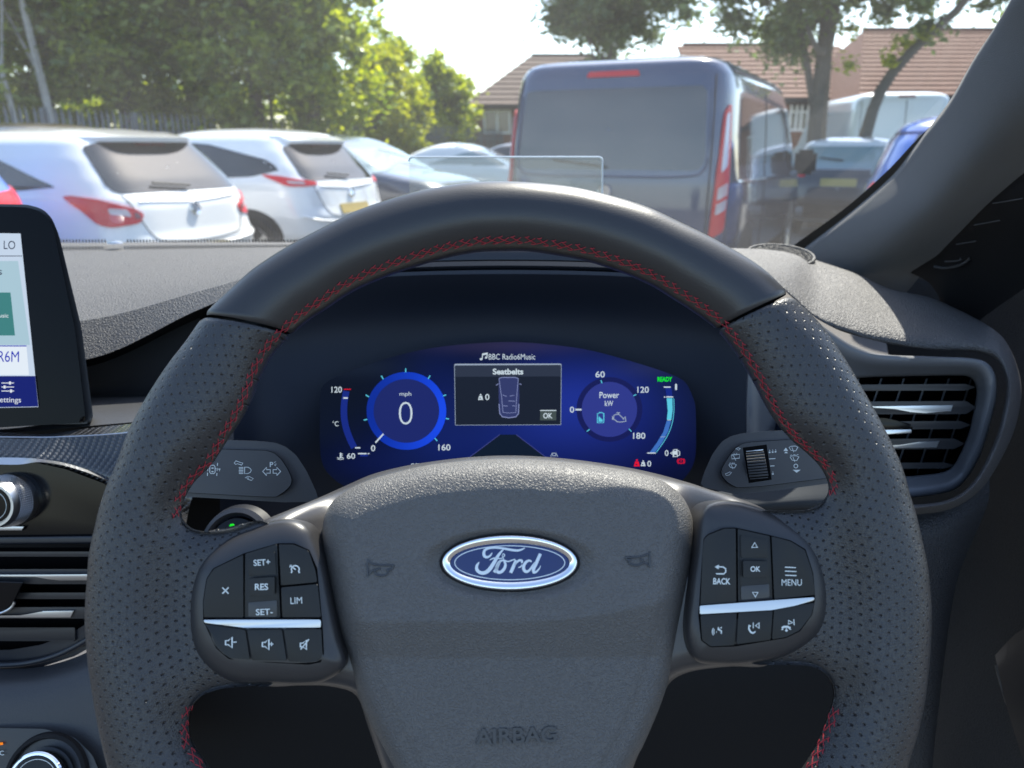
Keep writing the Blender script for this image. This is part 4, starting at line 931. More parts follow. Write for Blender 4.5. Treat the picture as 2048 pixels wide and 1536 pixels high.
def ringloft(nm, rows, m, par, n=160, nv=40):
    rr = [crom(RQ(r[:, 0], r[:, 1], h), n, True) for r, h in rows]; A = np.stack(rr, 1); G = np.stack([crom(A[i], nv) for i in range(n)], 0)
    return grid(nm, G, m, par, cu=True, angle=50)
bc = bo.mean(0); 
ringloft("vent_bezel", [(bc + (bo - bc) * 1.0, -.02), (bo, .000), (bo * .93 + bi * .07, .004), (bm1, .003), (bo * .2 + bi * .8, -.006), (bi, -.012), (bi, -.055)], M_bezel, rv)
prism("vent_cavity", bi + (bi - bi.mean(0)) * .05, RQ, -.09, -.055, M_cavity, rv, bevel=0)
def rs(x1, y0, y1, h1, m=M_slat, nm="slat", x0=1600): return prism(nm, rnd([(x0, y0 + 2), (x1 - 20, y0), (x1, (y0 + y1) / 2 - 1), (x1, (y0 + y1) / 2 + 1), (x1 - 20, y1), (x0, y1 + 1)], 1.5), RQ, -.034, h1, m, rv, bevel=.0012)
rs(1950, 768, 781, -.012); rs(1952, 802, 828, -.010); rs(1940, 842, 858, -.012); rs(1928, 877, 898, -.010); rs(1908, 925, 937, -.012)
prism("silver_strip", [(1600,812),(1700,812),(1748,813),(1806,812),(1906,810),(1902,823),(1850,826),(1822,824),(1790,818),(1748,815),(1600,815)], RQ, -.012, -.0085, M_silver, rv, bevel=.0004)
prism("silver_strip", [(1600,893),(1740,893),(1800,890),(1838,884),(1879,882),(1873,895),(1780,896),(1600,897)], RQ, -.012, -.0085, M_silver, rv, bevel=.0004)
prism("direction_tab", rnd([(1600,838),(1770,836),(1822,848),(1826,858),(1822,868),(1600,864)], 4), RQ, -.02, .002, M_black, rv, bevel=.002, seg=3)
prism("tab_strip", rnd([(1600,861),(1770,860),(1823,859),(1823,866),(1760,869),(1600,870)], 2), RQ, -.004, .0028, M_silver, rv, bevel=.0005)
for x in (1690, 1735, 1780, 1826, 1870, 1915): prism("vane", [(x + 26, 757), (x + 30, 757), (x - 34, 948), (x - 38, 948)], RQ, -.075, -.038, M_bezel, rv, bevel=.0004)
# dash end below the pad
loft("dash_end", [[(1705,1016,.60),(1800,1012,.60),(1900,1000,.605),(1980,950,.63)],[(1705,1090,.575),(1800,1080,.58),(1900,1055,.59),(1975,1010,.62)],[(1705,1230,.59),(1800,1230,.60),(1880,1230,.61),(1910,1180,.65)],[(1705,1700,.66),(1800,1700,.66),(1850,1650,.66),(1860,1560,.68)]], M_dash2, dash, nu=40, nv=40, flip=True).data.materials[0] = mat("dash_end_plastic", (.020, .021, .024), .6, bump=[("grain", 380, .0004)])

# door: inner panel, armrest
door = empty("driver_door", tuple(P(2050, 1100, .70)), label="black inner door panel with armrest at the right edge, under the pillar", cat="car door")
M_door = mat("door_plastic", (.016, .018, .021), .6, spec=.15, bump=[('grain', 430, .0003)])
loft("door_panel", [[(1700,520,.95),(1850,560,.88),(1980,560,.80),(2120,520,.70),(2500,420,.55)],[(1760,620,.92),(1900,680,.85),(2030,700,.76),(2160,680,.66),(2600,600,.5)],[(1800,900,.88),(1930,900,.80),(2060,900,.70),(2200,900,.60),(2700,900,.45)],[(1830,1130,.85),(1950,1130,.78),(2060,1180,.69),(2200,1250,.60),(2700,1250,.44)],[(1800,1500,.85),(1900,1500,.76),(2020,1560,.68),(2150,1640,.60),(2700,1640,.44)],[(1750,1800,.85),(1850,1800,.78),(1980,1800,.70),(2100,1900,.62),(2700,1900,.44)]], M_door, door, nu=60, nv=60, flip=True)
loft("armrest", [[(1990,1310,.66),(2040,1262,.62),(2120,1240,.56),(2300,1220,.48)],[(1996,1340,.645),(2060,1300,.60),(2140,1290,.54),(2330,1280,.46)],[(2010,1400,.635),(2070,1390,.59),(2160,1400,.53),(2360,1400,.45)],[(2030,1470,.64),(2090,1500,.59),(2180,1530,.53),(2380,1560,.45)],[(2060,1560,.66),(2110,1600,.61),(2200,1640,.56),(2400,1680,.48)]], M_satin2, door, nu=40, nv=40, flip=True).data.materials[0] = mat("armrest_vinyl", (.008, .010, .014), .55, spec=.2)
tube("armrest_seam", crom(P([1992, 2005, 2020, 2048, 2080], [1330, 1380, 1420, 1480, 1540], [.655, .648, .645, .64, .64]), 30), .0012, M_slat, door)
# sail panel trim with slots
sail = empty("mirror_corner_trim", tuple(P(1960, 430, .70)), label="black corner trim with thin vent slots between windscreen pillar and door", cat="trim")
loft("trim_shell", [[(2040,250,.60),(1980,300,.64),(1920,350,.68),(1880,410,.73),(1830,460,.78),(1780,530,.84)],[(2110,300,.56),(2048,352,.60),(1985,400,.64),(1940,452,.69),(1890,500,.74),(1850,560,.79)],[(2240,310,.52),(2120,370,.57),(2030,430,.62),(1980,480,.67),(1930,525,.72),(1880,600,.77)],[(2360,420,.52),(2240,470,.56),(2120,530,.62),(2030,590,.68),(1960,640,.74),(1900,690,.79)]], M_slat, sail, nu=50, nv=20).data.materials[0] = M_matte
for a, b, c_, d, dd in ((1985, 407, 2045, 397, .625), (1948, 450, 2000, 441, .655), (1912, 489, 1952, 482, .69)):
    tube("slot_edge", P([a, c_ ], [b, d], [dd - .012, dd - .022]), .0005, M_hard, sail, sides=6)
tube("tweeter_lip", crom(P([1868, 1890, 1915, 1932, 1940], [533, 536, 532, 524, 516], [.745, .738, .725, .715, .71]), 20), .0012, M_hard, sail)
tube("catch_edge", crom(P([1890, 1912, 1922, 1920], [523, 522, 519, 516], [.715, .705, .70, .70]), 12), .0006, M_hard, sail)

# windscreen pillar
pil = empty("windscreen_pillar", tuple(P(1800, 450, .7)), label="grey fabric covered windscreen pillar slanting up the right side", cat="pillar")
def weave():
    return mat("pillar_fabric", (.085, .087, .092), .85, spec=.2, sheen=.15, bump=[("noise", 1500, .0004)], mottle=.04)
    N = NT(m); b = N.n["Principled BSDF"]
    tc = N.add("ShaderNodeTexCoord").outputs["Object"]
    s1 = N.add("ShaderNodeTexWave", {"Vector": tc, "Scale": 190.0}, bands_direction='X'); s2 = N.add("ShaderNodeTexWave", {"Vector": tc, "Scale": 190.0}, bands_direction='Z')
    bn = N.add("ShaderNodeBump", {"Height": N.math('MULTIPLY', s1.outputs[1], s2.outputs[1]), "Strength": 1.0, "Distance": .0005}); N.l.new(bn.outputs[0], b.inputs["Normal"]); return m
pf = [(2190,-260,.36),(2100,-120,.40),(2036,0,.45),(1998,61,.49),(1957,123,.53),(1909,206,.59),(1861,268,.65),(1841,294,.68),(1793,355,.74),(1708,430,.82),(1606,509,.92),(1570,540,.95)]
pm = [(2380,-180,.34),(2290,-60,.37),(2190,60,.41),(2110,130,.45),(2045,200,.49),(1985,266,.54),(1938,322,.58),(1908,355,.61),(1862,408,.66),(1795,470,.73),(1722,538,.82),(1684,576,.86)]
pb = [(2560,-40,.36),(2450,80,.39),(2330,170,.43),(2200,240,.47),(2115,298,.53),(2048,346,.58),(2000,386,.62),(1965,418,.65),(1920,464,.70),(1872,514,.76),(1832,562,.83),(1792,612,.87)]
pg = [(a - 10, b - 4, d + .03) for a, b, d in pf]
loft("pillar_cover", [pg, pf, pm, pb], weave(), pil, nu=80, nv=40, flip=False)
seal = [(a + 6, b + 2, d + .02) for a, b, d in pf]; seal2 = [(a - w_, b - w_ * .6, d + .03) for (a, b, d), w_ in zip(pf, [2, 2, 2, 2, 2, 4, 10, 14, 20, 20, 24, 24])]
loft("pillar_seal", [seal2, seal], mat("frit_black", (.003, .003, .003), .6), pil, nu=60, nv=4, flip=False)
# ================================================================== OUTSIDE: ground
def asphalt():
    m = mat("car_park_asphalt", (.055, .054, .052), .85, bump=[('noise', 60, .006)], mottle=.25); return m
M_as = asphalt()
g = mk("car_park_ground", [(-400, -60, 0), (400, -60, 0), (400, 900, 0), (-400, 900, 0)], [(0, 1, 2, 3)], M_as, smooth=False); tag(g, kind="structure")
M_line = mat("bay_paint", (.55, .55, .52), .7, mottle=.2)
def GX(px, Y, z=0.0):
    dc = Y * math.cos(PITCH) + (1.33 - z) * math.sin(PITCH); return (px - 1024) / FPX * dc
def bayline(x, y, th, L):
    c_, s_ = math.cos(th), math.sin(th); d = np.array([s_, c_, 0]); r = np.array([c_, -s_, 0]) * .05; a = np.array([x, y, .004])
    o = mk("bay_marking", [a - r, a + r, a + r + d * L, a - r + d * L], [(0, 1, 2, 3)], M_line, smooth=False); tag(o, kind="structure")
for k in range(5): bayline(-4.6 + k * 2.2, 2.8 + k * 2.5, R(-62), 4.8)

# ------------------------------------------------------------------ cars
def paint(name, c_, metal=0.0, rough=.28): return mat(name, c_, rough, metal=metal, coat=1.0, coat_rough=.04, mottle=.02)
def cglass(name="car_glass", tint=(.01, .013, .015)): return mat(name, tint, .06, spec=.9, coat=.3, coat_rough=.03)
M_cg = cglass(); M_tyre = mat("tyre", (.015, .015, .016), .8); M_rimm = mat("alloy", (.45, .46, .48), .3, metal=.9); M_lampr = mat("lamp_red", (.62, .006, .020), .25, spec=.3, coat=.25); M_lampc = mat("lamp_clear", (.55, .45, .46), .15, coat=1.0)
M_lampd = mat("lamp_dark_red", (.16, .008, .018), .12, coat=1.0); M_trim = mat("car_black_trim", (.012, .012, .013), .45); M_plate = mat("plate_yellow", (.42, .32, .10), .4); M_seam = mat("panel_gap", (.02, .02, .022), .8)
M_amber = mat("lamp_amber", (.6, .16, .02), .2, coat=1.0)
class Body:
    def __init__(s, levels, n=6.0):
        L = np.array(levels, float); s.z0, s.z1 = L[0, 0], L[-1, 0]; s.n = n
        zf = np.linspace(s.z0, s.z1, 200)
        # monotone-ish interpolation by small moving average of linear
        T = np.stack([np.interp(zf, L[:, 0], L[:, k]) for k in (1, 2, 3)], 1)
        K = 7; ker = np.hanning(K + 2)[1:-1]; ker /= ker.sum()
        Tp = np.pad(T, ((K // 2, K // 2), (0, 0)), mode='edge'); T = np.stack([np.convolve(Tp[:, k], ker, 'valid') for k in range(3)], 1)
        s.zf, s.T = zf, T
        t = np.linspace(0, np.pi, 241); s.ca = np.cos(t); s.sa = np.sin(t)
    def ringpts(s, z):
        yr, yf, hw = [np.interp(z, s.zf, s.T[:, k]) for k in range(3)]
        y = (yr + yf) / 2 - (yf - yr) / 2 * np.sign(s.ca) * np.abs(s.ca) ** (2 / s.n); x = hw * s.sa ** (2 / s.n)
        return x, y
    def S(s, q, z, off=0.0):
        q = np.asarray(q, float).ravel(); z = np.clip(np.asarray(z, float).ravel(), s.z0, s.z1)
        def raw(q, z):
            out = np.empty((len(q), 3))
            for i in range(len(q)):
                x, y = s.ringpts(z[i]); L = np.r_[0, np.cumsum(np.hypot(np.diff(x), np.diff(y)))]; a = min(abs(q[i]), L[-1])
                out[i] = (math.copysign(np.interp(a, L, x), q[i]), np.interp(a, L, y), z[i])
            return out
        p = raw(q, z)
        if off:
            du = raw(q + .012, z) - raw(q - .012, z); dz = raw(q, np.clip(z + .012, s.z0, s.z1)) - raw(q, np.clip(z - .012, s.z0, s.z1))
            nn = np.cross(du, dz); nn /= np.linalg.norm(nn, axis=1, keepdims=True) + 1e-9; p = p + nn * off
        return p
    def hull(s, name, m, par, nz=70, na=120, z0=None, z1=None):
        t = np.linspace(0, 1, na // 2 + 1); G = []
        for z in np.linspace(z0 or s.z0, z1 or s.z1, nz):
            x, y = s.ringpts(z); L = np.r_[0, np.cumsum(np.hypot(np.diff(x), np.diff(y)))]; a = t * L[-1]
            X, Y = np.interp(a, L, x), np.interp(a, L, y)
            G.append(np.stack([np.r_[X, -X[-2:0:-1]], np.r_[Y, Y[-2:0:-1]], np.full(2 * len(X) - 2, z)], 1))
        G = np.array(G); c0 = G[-1].mean(0); c0[2] += .012; cap = np.array([c0 + (G[-1] - c0) * k for k in (.66, .33, .01)]); cap[..., 2] = c0[2] - np.array([.006, .002, 0])[:, None]
        b0 = G[0].mean(0); bot = np.array([b0 + (G[0] - b0) * k for k in (.01, .9)])
        return grid(name, np.concatenate([bot, G, cap], 0), m, par, cv=True, wc=False, angle=70, flip=True)
    def patch(s, name, outl, m, par, off=.006, nt=6, n=72, r=.03, label=None):
        B = rnd(outl, r, 3); B = crom(B, n, True) if len(B) < n else B
        # even resample without overshoot
        P_ = np.vstack([rnd(outl, r, 4), rnd(outl, r, 4)[:1]]); L = np.r_[0, np.cumsum(np.hypot(*np.diff(P_, axis=0).T))]; tt = np.linspace(0, L[-1], n + 1)[:-1]
        B = np.stack([np.interp(tt, L, P_[:, k]) for k in (0, 1)], 1); C = B.mean(0)
        t = np.r_[1, 1, np.linspace(1, .02, nt)[1:]]; rows = []
        for k, tk in enumerate(t):
            q = C + (B - C) * tk; rows.append(s.S(q[:, 0], q[:, 1], off if k else -.02))
        o = grid(name, np.stack(rows, 1), m, par, cu=True, wc=False, angle=50)
        me = o.data
        if label: o["label"] = label
        return o
    def line(s, name, pts, m, par, w=.004, off=.003, n=40):
        q = crom(np.array(pts, float), n); p = s.S(q[:, 0], q[:, 1], off); return tube(name, p, w, m, par, sides=5, wc=False)
def wheelset(par, hw, yr, yf, r=.32):
    for sx in (-1, 1):
        for y in (yr, yf):
            O = np.array([sx * (hw - .10), y, r]); ax = np.array([sx, 0, 0.])
            w = lathe("wheel", [(r * .62, .10), (r * .9, .115), (r, .08), (r, -.08), (r * .9, -.11), (r * .5, -.11)], O, ax, [0, 1., 0], M_tyre, None, n=36)
            w.parent = par; w.matrix_parent_inverse = Matrix.Identity(4)
            rm = lathe("alloy_rim", [(.001, .085), (r * .18, .095), (r * .22, .07), (r * .6, .10), (r * .64, .104)], O, ax, [0, 1., 0], M_rimm, None, n=30); rm.parent = w
            for k in range(5):
                a = 2 * np.pi * k / 5; c_, s_ = math.cos(a), math.sin(a)
                V = [O + ax * hgt + np.array([0, c_ * rr - s_ * t_, s_ * rr + c_ * t_]) for hgt in (.06, .098) for rr, t_ in ((r*.15, -.02), (r*.15, .02), (r*.6, .028), (r*.6, -.028))]
                sp = mk("spoke", V, [(0,1,2,3),(4,5,6,7),(0,1,5,4),(1,2,6,5),(2,3,7,6),(3,0,4,7)], M_rimm, None, smooth=False); sp.parent = rm
def wells(b, par, hw, yr, yf, r=.37, zc=.32):
    for sgn in (-1, 1):
        for y in (yr, yf):
            # side coordinate q from rear centre for this y, at z ~ .5
            x_, y_ = b.ringpts(.5); L = np.r_[0, np.cumsum(np.hypot(np.diff(x_), np.diff(y_)))]; h_ = len(y_) // 2
            q0 = float(np.interp(y, y_[10:-10], L[10:-10])); th = np.linspace(0, np.pi, 20)
            pts = [(sgn * (q0 + r * math.cos(t)), max(zc + r * math.sin(t), b.z0 + .01)) for t in th]
            b.patch("wheel_arch", pts, M_seam, par, off=.003, nt=5, r=.001, n=60)
def car(name, label, levels, X, Y, th, pm, parts, n=6.0, axles=(.75, 3.3), hw=.86, wr=.32, group="cars parked beyond the windscreen", cat="car", nz=70):
    o = empty(name, (X, Y, 0), -th, label=label, cat=cat, group=group); b = Body(levels, n)
    b.hull("body", pm, o, nz=nz); 
    parts(b, o); wells(b, o, hw, *axles, r=wr + .05, zc=wr); wheelset(o, hw, *axles, r=wr)
    return o
hatch = [(.20,.22,3.75,.70),(.30,.10,3.90,.82),(.45,.03,3.98,.86),(.62,.02,3.98,.87),(.72,.06,3.90,.87),(.90,.10,3.65,.855),(.97,.13,3.30,.84),(1.00,.16,2.95,.82),(1.10,.24,2.72,.78),(1.25,.38,2.42,.71),(1.38,.50,2.10,.62),(1.44,.60,1.95,.54),(1.475,.80,1.75,.40),(1.485,1.0,1.6,.25)]
def hatch_parts(lampL=None, kind=0):
    def f(b, o):
        gl = lambda nm, pts, **k: b.patch(nm, pts, M_cg, o, **k)
        gl("rear_window", [(-.62,1.01),(.62,1.01),(.66,1.06),(.60,1.34),(.40,1.385),(-.40,1.385),(-.60,1.34),(-.66,1.06)], nt=12, off=.004)
        for s in (-1, 1):
            if kind == 0: gl("side_window", [(s*1.02,1.06),(s*1.14,1.10),(s*1.42,1.23),(s*1.8,1.35),(s*2.4,1.40),(s*3.0,1.34),(s*3.35,1.03),(s*2.2,.99),(s*1.4,1.03)], nt=10, off=.004)
            else:
                gl("side_window", [(s*.80,1.12),(s*.86,1.22),(s*1.45,1.37),(s*2.2,1.42),(s*2.75,1.38),(s*3.2,1.06),(s*2.0,1.02),(s*1.2,1.05)], nt=10, off=.004)
        gl("windscreen", [(4.28-.9,0),(4.28+.9,0),(4,1)], nt=1) if False else None
        # windscreen at the front
        x, y = b.ringpts(1.15); L = np.r_[0, np.cumsum(np.hypot(np.diff(x), np.diff(y)))][-1]
        gl("windscreen", [(L-.62,1.03),(L-.5,1.36),(L-.03,1.40),(L-.03,1.02)], nt=6, off=.004); gl("windscreen", [(-L+.62,1.03),(-L+.5,1.36),(-L+.03,1.40),(-L+.03,1.02)], nt=6, off=.004)
        pm = o.children[0].data.materials[0]
        # roof spoiler with its own underside
        V = b.S(np.linspace(-.62, .62, 25), np.full(25, 1.41)); V2 = b.S(np.linspace(-.60, .60, 25), np.full(25, 1.455)); 
        P1 = V + np.array([0, -.16, .005]); P2 = V + np.array([0, -.15, -.03]); P3 = b.S(np.linspace(-.60, .60, 25), np.full(25, 1.375)) 
        P1[:, 1] += .25 * (np.linspace(-1, 1, 25) ** 4); P2[:, 1] += .25 * (np.linspace(-1, 1, 25) ** 4)
        grid("spoiler", np.stack([V2 + [0, .02, .004], V2 + [0, -.05, .006], P1, P2, P3 + [0, .0, 0]], 1), pm, o, wc=False, angle=50)
        b.patch("brake_light", [(-.15,1.350),(.15,1.350),(.15,1.368),(-.15,1.368)], M_lampd, o, off=.012, nt=2, r=.004)
        if kind == 0:
            for s in (-1, 1):
                b.patch("tail_lamp", [(s*.50,.86),(s*.56,.90),(s*.78,.975),(s*.95,1.00),(s*1.04,.99),(s*.93,.90),(s*.84,.80),(s*.76,.775),(s*.55,.80)], M_lampr, o, off=.012, nt=5)
                b.patch("lamp_reflector", [(s*.60,.845),(s*.74,.87),(s*.74,.91),(s*.62,.90)], M_lampc, o, off=.015, nt=2, r=.015)
                b.patch("indicator_lens", [(s*.53,.83),(s*.58,.83),(s*.58,.875),(s*.55,.875)], M_lampd, o, off=.016, nt=2, r=.01)
        else:
            for s in (-1, 1):
                b.patch("tail_lamp", [(s*.52,.97),(s*.66,.955),(s*.86,.96),(s*1.02,1.04),(s*1.06,1.075),(s*.88,1.06),(s*.70,1.02),(s*.54,1.00)], M_lampr, o, off=.012, nt=4)
                b.patch("lamp_reflector", [(s*.66,.975),(s*.82,.985),(s*.84,1.01),(s*.68,1.00)], M_lampc, o, off=.015, nt=2, r=.01)
        # badge, wiper, seams, plate, bumper
        c0 = b.S([0.], [.87], .01)[0]
        bd = lathe("badge", [(.001,.004),(.030,.004),(.033,.010),(.048,.012),(.052,.006),(.052,-.01)], c0, np.array([0,-.97,.22]), [1.,0,0], M_bright, None, n=30); bd.parent = o
        tube("rear_wiper", b.S(np.linspace(.05, -.30, 8), np.linspace(1.03, 1.06, 8), .03), .011, M_trim, o, wc=False)
        b.line("hatch_seam", [(-.60,1.0),(-.56,.90),(-.50,.74),(-.42,.66),(0,.63),(.42,.66),(.50,.74),(.56,.90),(.60,1.0)], M_seam, o, w=.004, off=.001)
        b.line("bumper_crease", [(-.80,.66),(-.55,.61),(0,.585),(.55,.61),(.80,.66)], pm, o, w=.012, off=.002)
        b.line("hatch_crease", [(-.50,.955),(0,.93),(.50,.955)], pm, o, w=.009, off=.001)
        b.patch("number_plate", [(-.26,.66 if kind else .50),(.26,.66 if kind else .50),(.26,.76 if kind else .60),(-.26,.76 if kind else .60)], M_plate, o, off=.014, nt=2, r=.01)
        b.patch("bumper_insert", [(-.62,.27),(.62,.27),(.58,.40),(-.58,.40)], M_trim, o, off=.008, nt=3)
        if kind:
            for s in (-1, 1): b.line("sill_cladding", [(s*.3,.30),(s*.9,.32),(s*1.6,.30),(s*3.2,.28)], M_trim, o, w=.06, off=-.01)
            b.patch("bumper_cladding", [(-.95,.26),(.95,.26),(.92,.42),(.6,.40),(-.6,.40),(-.92,.42)], M_trim, o, off=.009, nt=4)
    return f
white = paint("white_paint", (.78, .78, .77)); white2 = paint("pearl_white_paint", (.74, .76, .78))
bluep = paint("bright_blue_paint", (.02, .10, .42)); navyp = paint("dark_blue_paint", (.020, .035, .070), rough=.25); taupe = paint("bronze_paint", (.16, .13, .10), metal=.4); silverp = paint("silver_paint", (.42, .44, .46), metal=.5); dark = paint("dark_grey_paint", (.03, .032, .036))
def scale(lv, sz=1.0, sl=1.0, sw=1.0): return [(a * sz, b * sl, c_ * sl, d * sw) for a, b, c_, d in lv]
def place(px, Y): return GX(px, Y, .9), Y
ROWG = "cars parked in the car park"
x, y = place(406, 6.3)
car("parked_hatchback", "white three-door hatchback with large red tail lamps parked beyond the touchscreen", hatch, x, y, R(-68), white, hatch_parts(kind=0), group=ROWG)
x, y = place(715, 8.7)
car("parked_crossover", "white crossover with slim red tail lamps, second white car from the left", scale(hatch, 1.035, 1.05, 1.01), x, y, R(-67), white2, hatch_parts(kind=1), group=ROWG, wr=.34)
x, y = place(210, 9.8)
car("parked_car", "bronze car of which only the roof shows behind the white hatchback", scale(hatch, 1.10), x, y, R(-62), taupe, hatch_parts(kind=1), group=ROWG)
saloon = [(.20,.22,4.20,.72),(.32,.06,4.40,.84),(.50,.02,4.45,.88),(.70,.04,4.40,.88),(.86,.10,4.05,.865),(.94,.30,3.60,.85),(.98,.55,3.30,.82),(1.10,.85,3.05,.77),(1.25,1.15,2.72,.70),(1.36,1.45,2.45,.62),(1.42,1.7,2.25,.48),(1.44,1.85,2.1,.30)]
def saloon_parts(front=True):
    def f(b, o):
        gl = lambda nm, pts, **k: b.patch(nm, pts, M_cgl, o, **k)
        gl("rear_window", [(-.60,1.02),(.60,1.02),(.50,1.33),(-.50,1.33)], nt=8)
        for s in (-1, 1):
            gl("side_window", [(s*1.5,1.02),(s*1.75,1.25),(s*2.0,1.33),(s*2.6,1.34),(s*3.1,1.02)], nt=8)
            b.patch("head_lamp", [(s*4.60,.66),(s*4.95,.66),(s*4.85,.78),(s*4.60,.80)], M_lampc, o, nt=3); b.patch("tail_lamp", [(s*.50,.74),(s*.95,.74),(s*.90,.86),(s*.50,.86)], M_lampr, o, nt=3)
        for s in (-1, 1):
            x_, y_ = b.ringpts(1.15); L = np.r_[0, np.cumsum(np.hypot(np.diff(x_), np.diff(y_)))][-1]
            gl("windscreen", [(s*(L-.68),1.00),(s*(L-.52),1.34),(s*(L+.02),1.37),(s*(L+.02),1.0)], nt=8)
    return f
M_cgl = cglass("car_glass_sky_reflection", (.22, .30, .31))  # pale base colour stands in for sky reflected in the glass
car("parked_car", "dark blue car with pale windscreen facing right behind the white crossover", scale(saloon, 1.05), GX(505, 13.2), 13.2, R(118), navyp, saloon_parts(), group=ROWG, axles=(.9, 3.6))
car("parked_car", "small white car facing right in front of the distant fence", saloon, GX(740, 17), 17.8, R(104), white, saloon_parts(), group=ROWG, axles=(.9, 3.6))
car("parked_car", "dark grey car behind the head-up glass, left of the blue van", scale(saloon, 1.02), GX(880, 19), 20.5, R(100), dark, saloon_parts(), group=ROWG, axles=(.9, 3.6))
# blue van
vanL = [(.28,.20,4.6,.86),(.38,.04,4.9,.96),(.60,.0,4.97,.985),(.85,.0,4.95,.985),(1.05,.01,4.75,.98),(1.15,.02,4.35,.965),(1.40,.05,4.0,.945),(1.70,.09,3.65,.915),(1.84,.12,3.4,.885),(1.92,.16,3.2,.83),(1.965,.28,3.05,.70),(1.98,.5,2.9,.5)]
vanblue = paint("slate_blue_van_paint", (.016, .042, .105), metal=.1, rough=.16)
M_vg = cglass("van_glass", (.012, .018, .022))
def van_parts(b, o):
    b.patch("rear_window", [(-.74,1.17),(.74,1.17),(.78,1.24),(.74,1.78),(-.74,1.78),(-.78,1.24)], M_vg, o, nt=8, off=.005)
    b.line("window_edge", [(-.78,1.75),(-.80,1.3),(-.74,1.14),(0,1.12),(.74,1.14),(.80,1.3),(.78,1.75)], vanblue, o, w=.010, off=.004)
    b.line("tailgate_seam", [(-.80,1.86),(-.82,1.3),(-.82,.5)], M_seam, o, w=.005, off=.001); b.line("tailgate_seam", [(.80,1.86),(.82,1.3),(.82,.5)], M_seam, o, w=.005, off=.001)
    b.patch("brake_light", [(-.22,1.865),(.22,1.865),(.20,1.905),(-.20,1.905)], M_lampr, o, off=.012, nt=2, r=.01)
    for s in (-1, 1):
        b.patch("tail_lamp", [(s*.845,.66),(s*.985,.72),(s*1.01,1.2),(s*.975,1.66),(s*.90,1.60),(s*.87,1.1)], M_lampr, o, off=.014, nt=5)
        b.patch("lamp_lens", [(s*.905,1.15),(s*.965,1.20),(s*.950,1.60),(s*.915,1.57)], mat("lens_clear", (.62, .60, .66), .15, coat=1.0), o, off=.018, nt=3, r=.02)
        b.patch("lamp_reflector", [(s*.88,.84),(s*.975,.88),(s*.985,.96),(s*.885,.92)], M_lampc, o, off=.018, nt=2, r=.01)
        b.patch("lamp_reflector", [(s*.885,.95),(s*.985,.99),(s*.985,1.08),(s*.89,1.04)], M_lampc, o, off=.018, nt=2, r=.01)
        for k, (a0, a1) in enumerate(((1.25, 2.45), (2.52, 3.75), (3.85, 4.6))):
            b.patch("side_window", [(s*a0,1.20),(s*a1,1.20),(s*(a1-(.35 if k == 2 else 0)),1.72),(s*a0,1.72)], M_vg, o, nt=5, off=.005)
        b.line("side_crease", [(s*1.2,1.08),(s*2.6,1.06),(s*4.6,1.04)], vanblue, o, w=.012, off=.002)
        b.line("roof_gutter", [(s*1.05,1.90),(s*2.5,1.915),(s*3.6,1.90)], M_trim, o, w=.012, off=.0)
        b.line("door_seam", [(s*2.49,1.8),(s*2.49,.4)], M_seam, o, w=.005, off=.001)
    b.patch("number_plate", [(-.27,.78),(.27,.78),(.27,.90),(-.27,.90)], M_plate, o, off=.014, nt=2, r=.01)
    b.patch("rear_bumper", [(-.98,.32),(.98,.32),(.96,.56),(-.96,.56)], M_trim, o, off=.03, nt=3)
    bd = lathe("badge", [(.001,.004),(.05,.004),(.055,.012),(.06,.0)], b.S([0.], [1.0], .01)[0], np.array([0,-1.,0.]), [1.,0,0], M_bright, None, n=30); bd.parent = o
    for s in (-1, 1):
        c0 = np.array([s * 1.10, 3.85, 1.18]); box("door_mirror", c0 - [.12, .06, .14], c0 + [.12, .06, .14], M_trim, o, wc=False, bevel=.04)
    tube("rear_wiper", b.S(np.linspace(0, -.45, 8), np.linspace(1.19, 1.24, 8), .03), .010, M_trim, o, wc=False)
car("parked_van", "slate blue passenger van with tall red lamps parked ahead of the driver", scale(vanL, 1.025), .74, 6.35, R(26), vanblue, van_parts, n=11, axles=(.95, 3.9), hw=.97, wr=.34, group="vans in the car park", cat="van", nz=90)
# white van far right
wvL = [(a * 1.22, b, c_ * 1.1, d * 1.02) for a, b, c_, d in vanL]
M_vanw = paint("white_van_paint", (.62, .68, .70))
def wvan_parts(b, o):
    b.line("door_split", [(0,2.25),(0,.5)], M_seam, o, w=.008, off=.002)
    for s in (-1, 1):
        b.line("door_seam", [(s*.84,2.25),(s*.86,.5)], M_seam, o, w=.006, off=.001); b.patch("tail_lamp", [(s*.88,.9),(s*.99,.95),(s*.99,1.5),(s*.90,1.45)], M_lampr, o, off=.012, nt=3)
        b.patch("door_panel_recess", [(s*.10,1.55),(s*.74,1.55),(s*.72,2.12),(s*.10,2.12)], M_vanw, o, off=-.004 if False else .006, nt=3)
        b.line("door_rib", [(s*.08,1.40),(s*.78,1.40)], M_vanw, o, w=.015, off=.0)
    b.patch("brake_light", [(-.16,2.29),(.16,2.29),(.16,2.33),(-.16,2.33)], M_lampd, o, off=.012, nt=2, r=.01)
    b.patch("number_plate", [(-.27,.78),(.27,.78),(.27,.90),(-.27,.90)], M_plate, o, off=.014, nt=2, r=.01)
car("parked_van", "tall white panel van with closed rear doors at the right, in front of the houses", wvL, GX(1815, 16.0, 2.0), 16.0, R(6), M_vanw, wvan_parts, n=11, axles=(.95, 4.1), hw=.97, wr=.36, group="vans in the car park", cat="van")
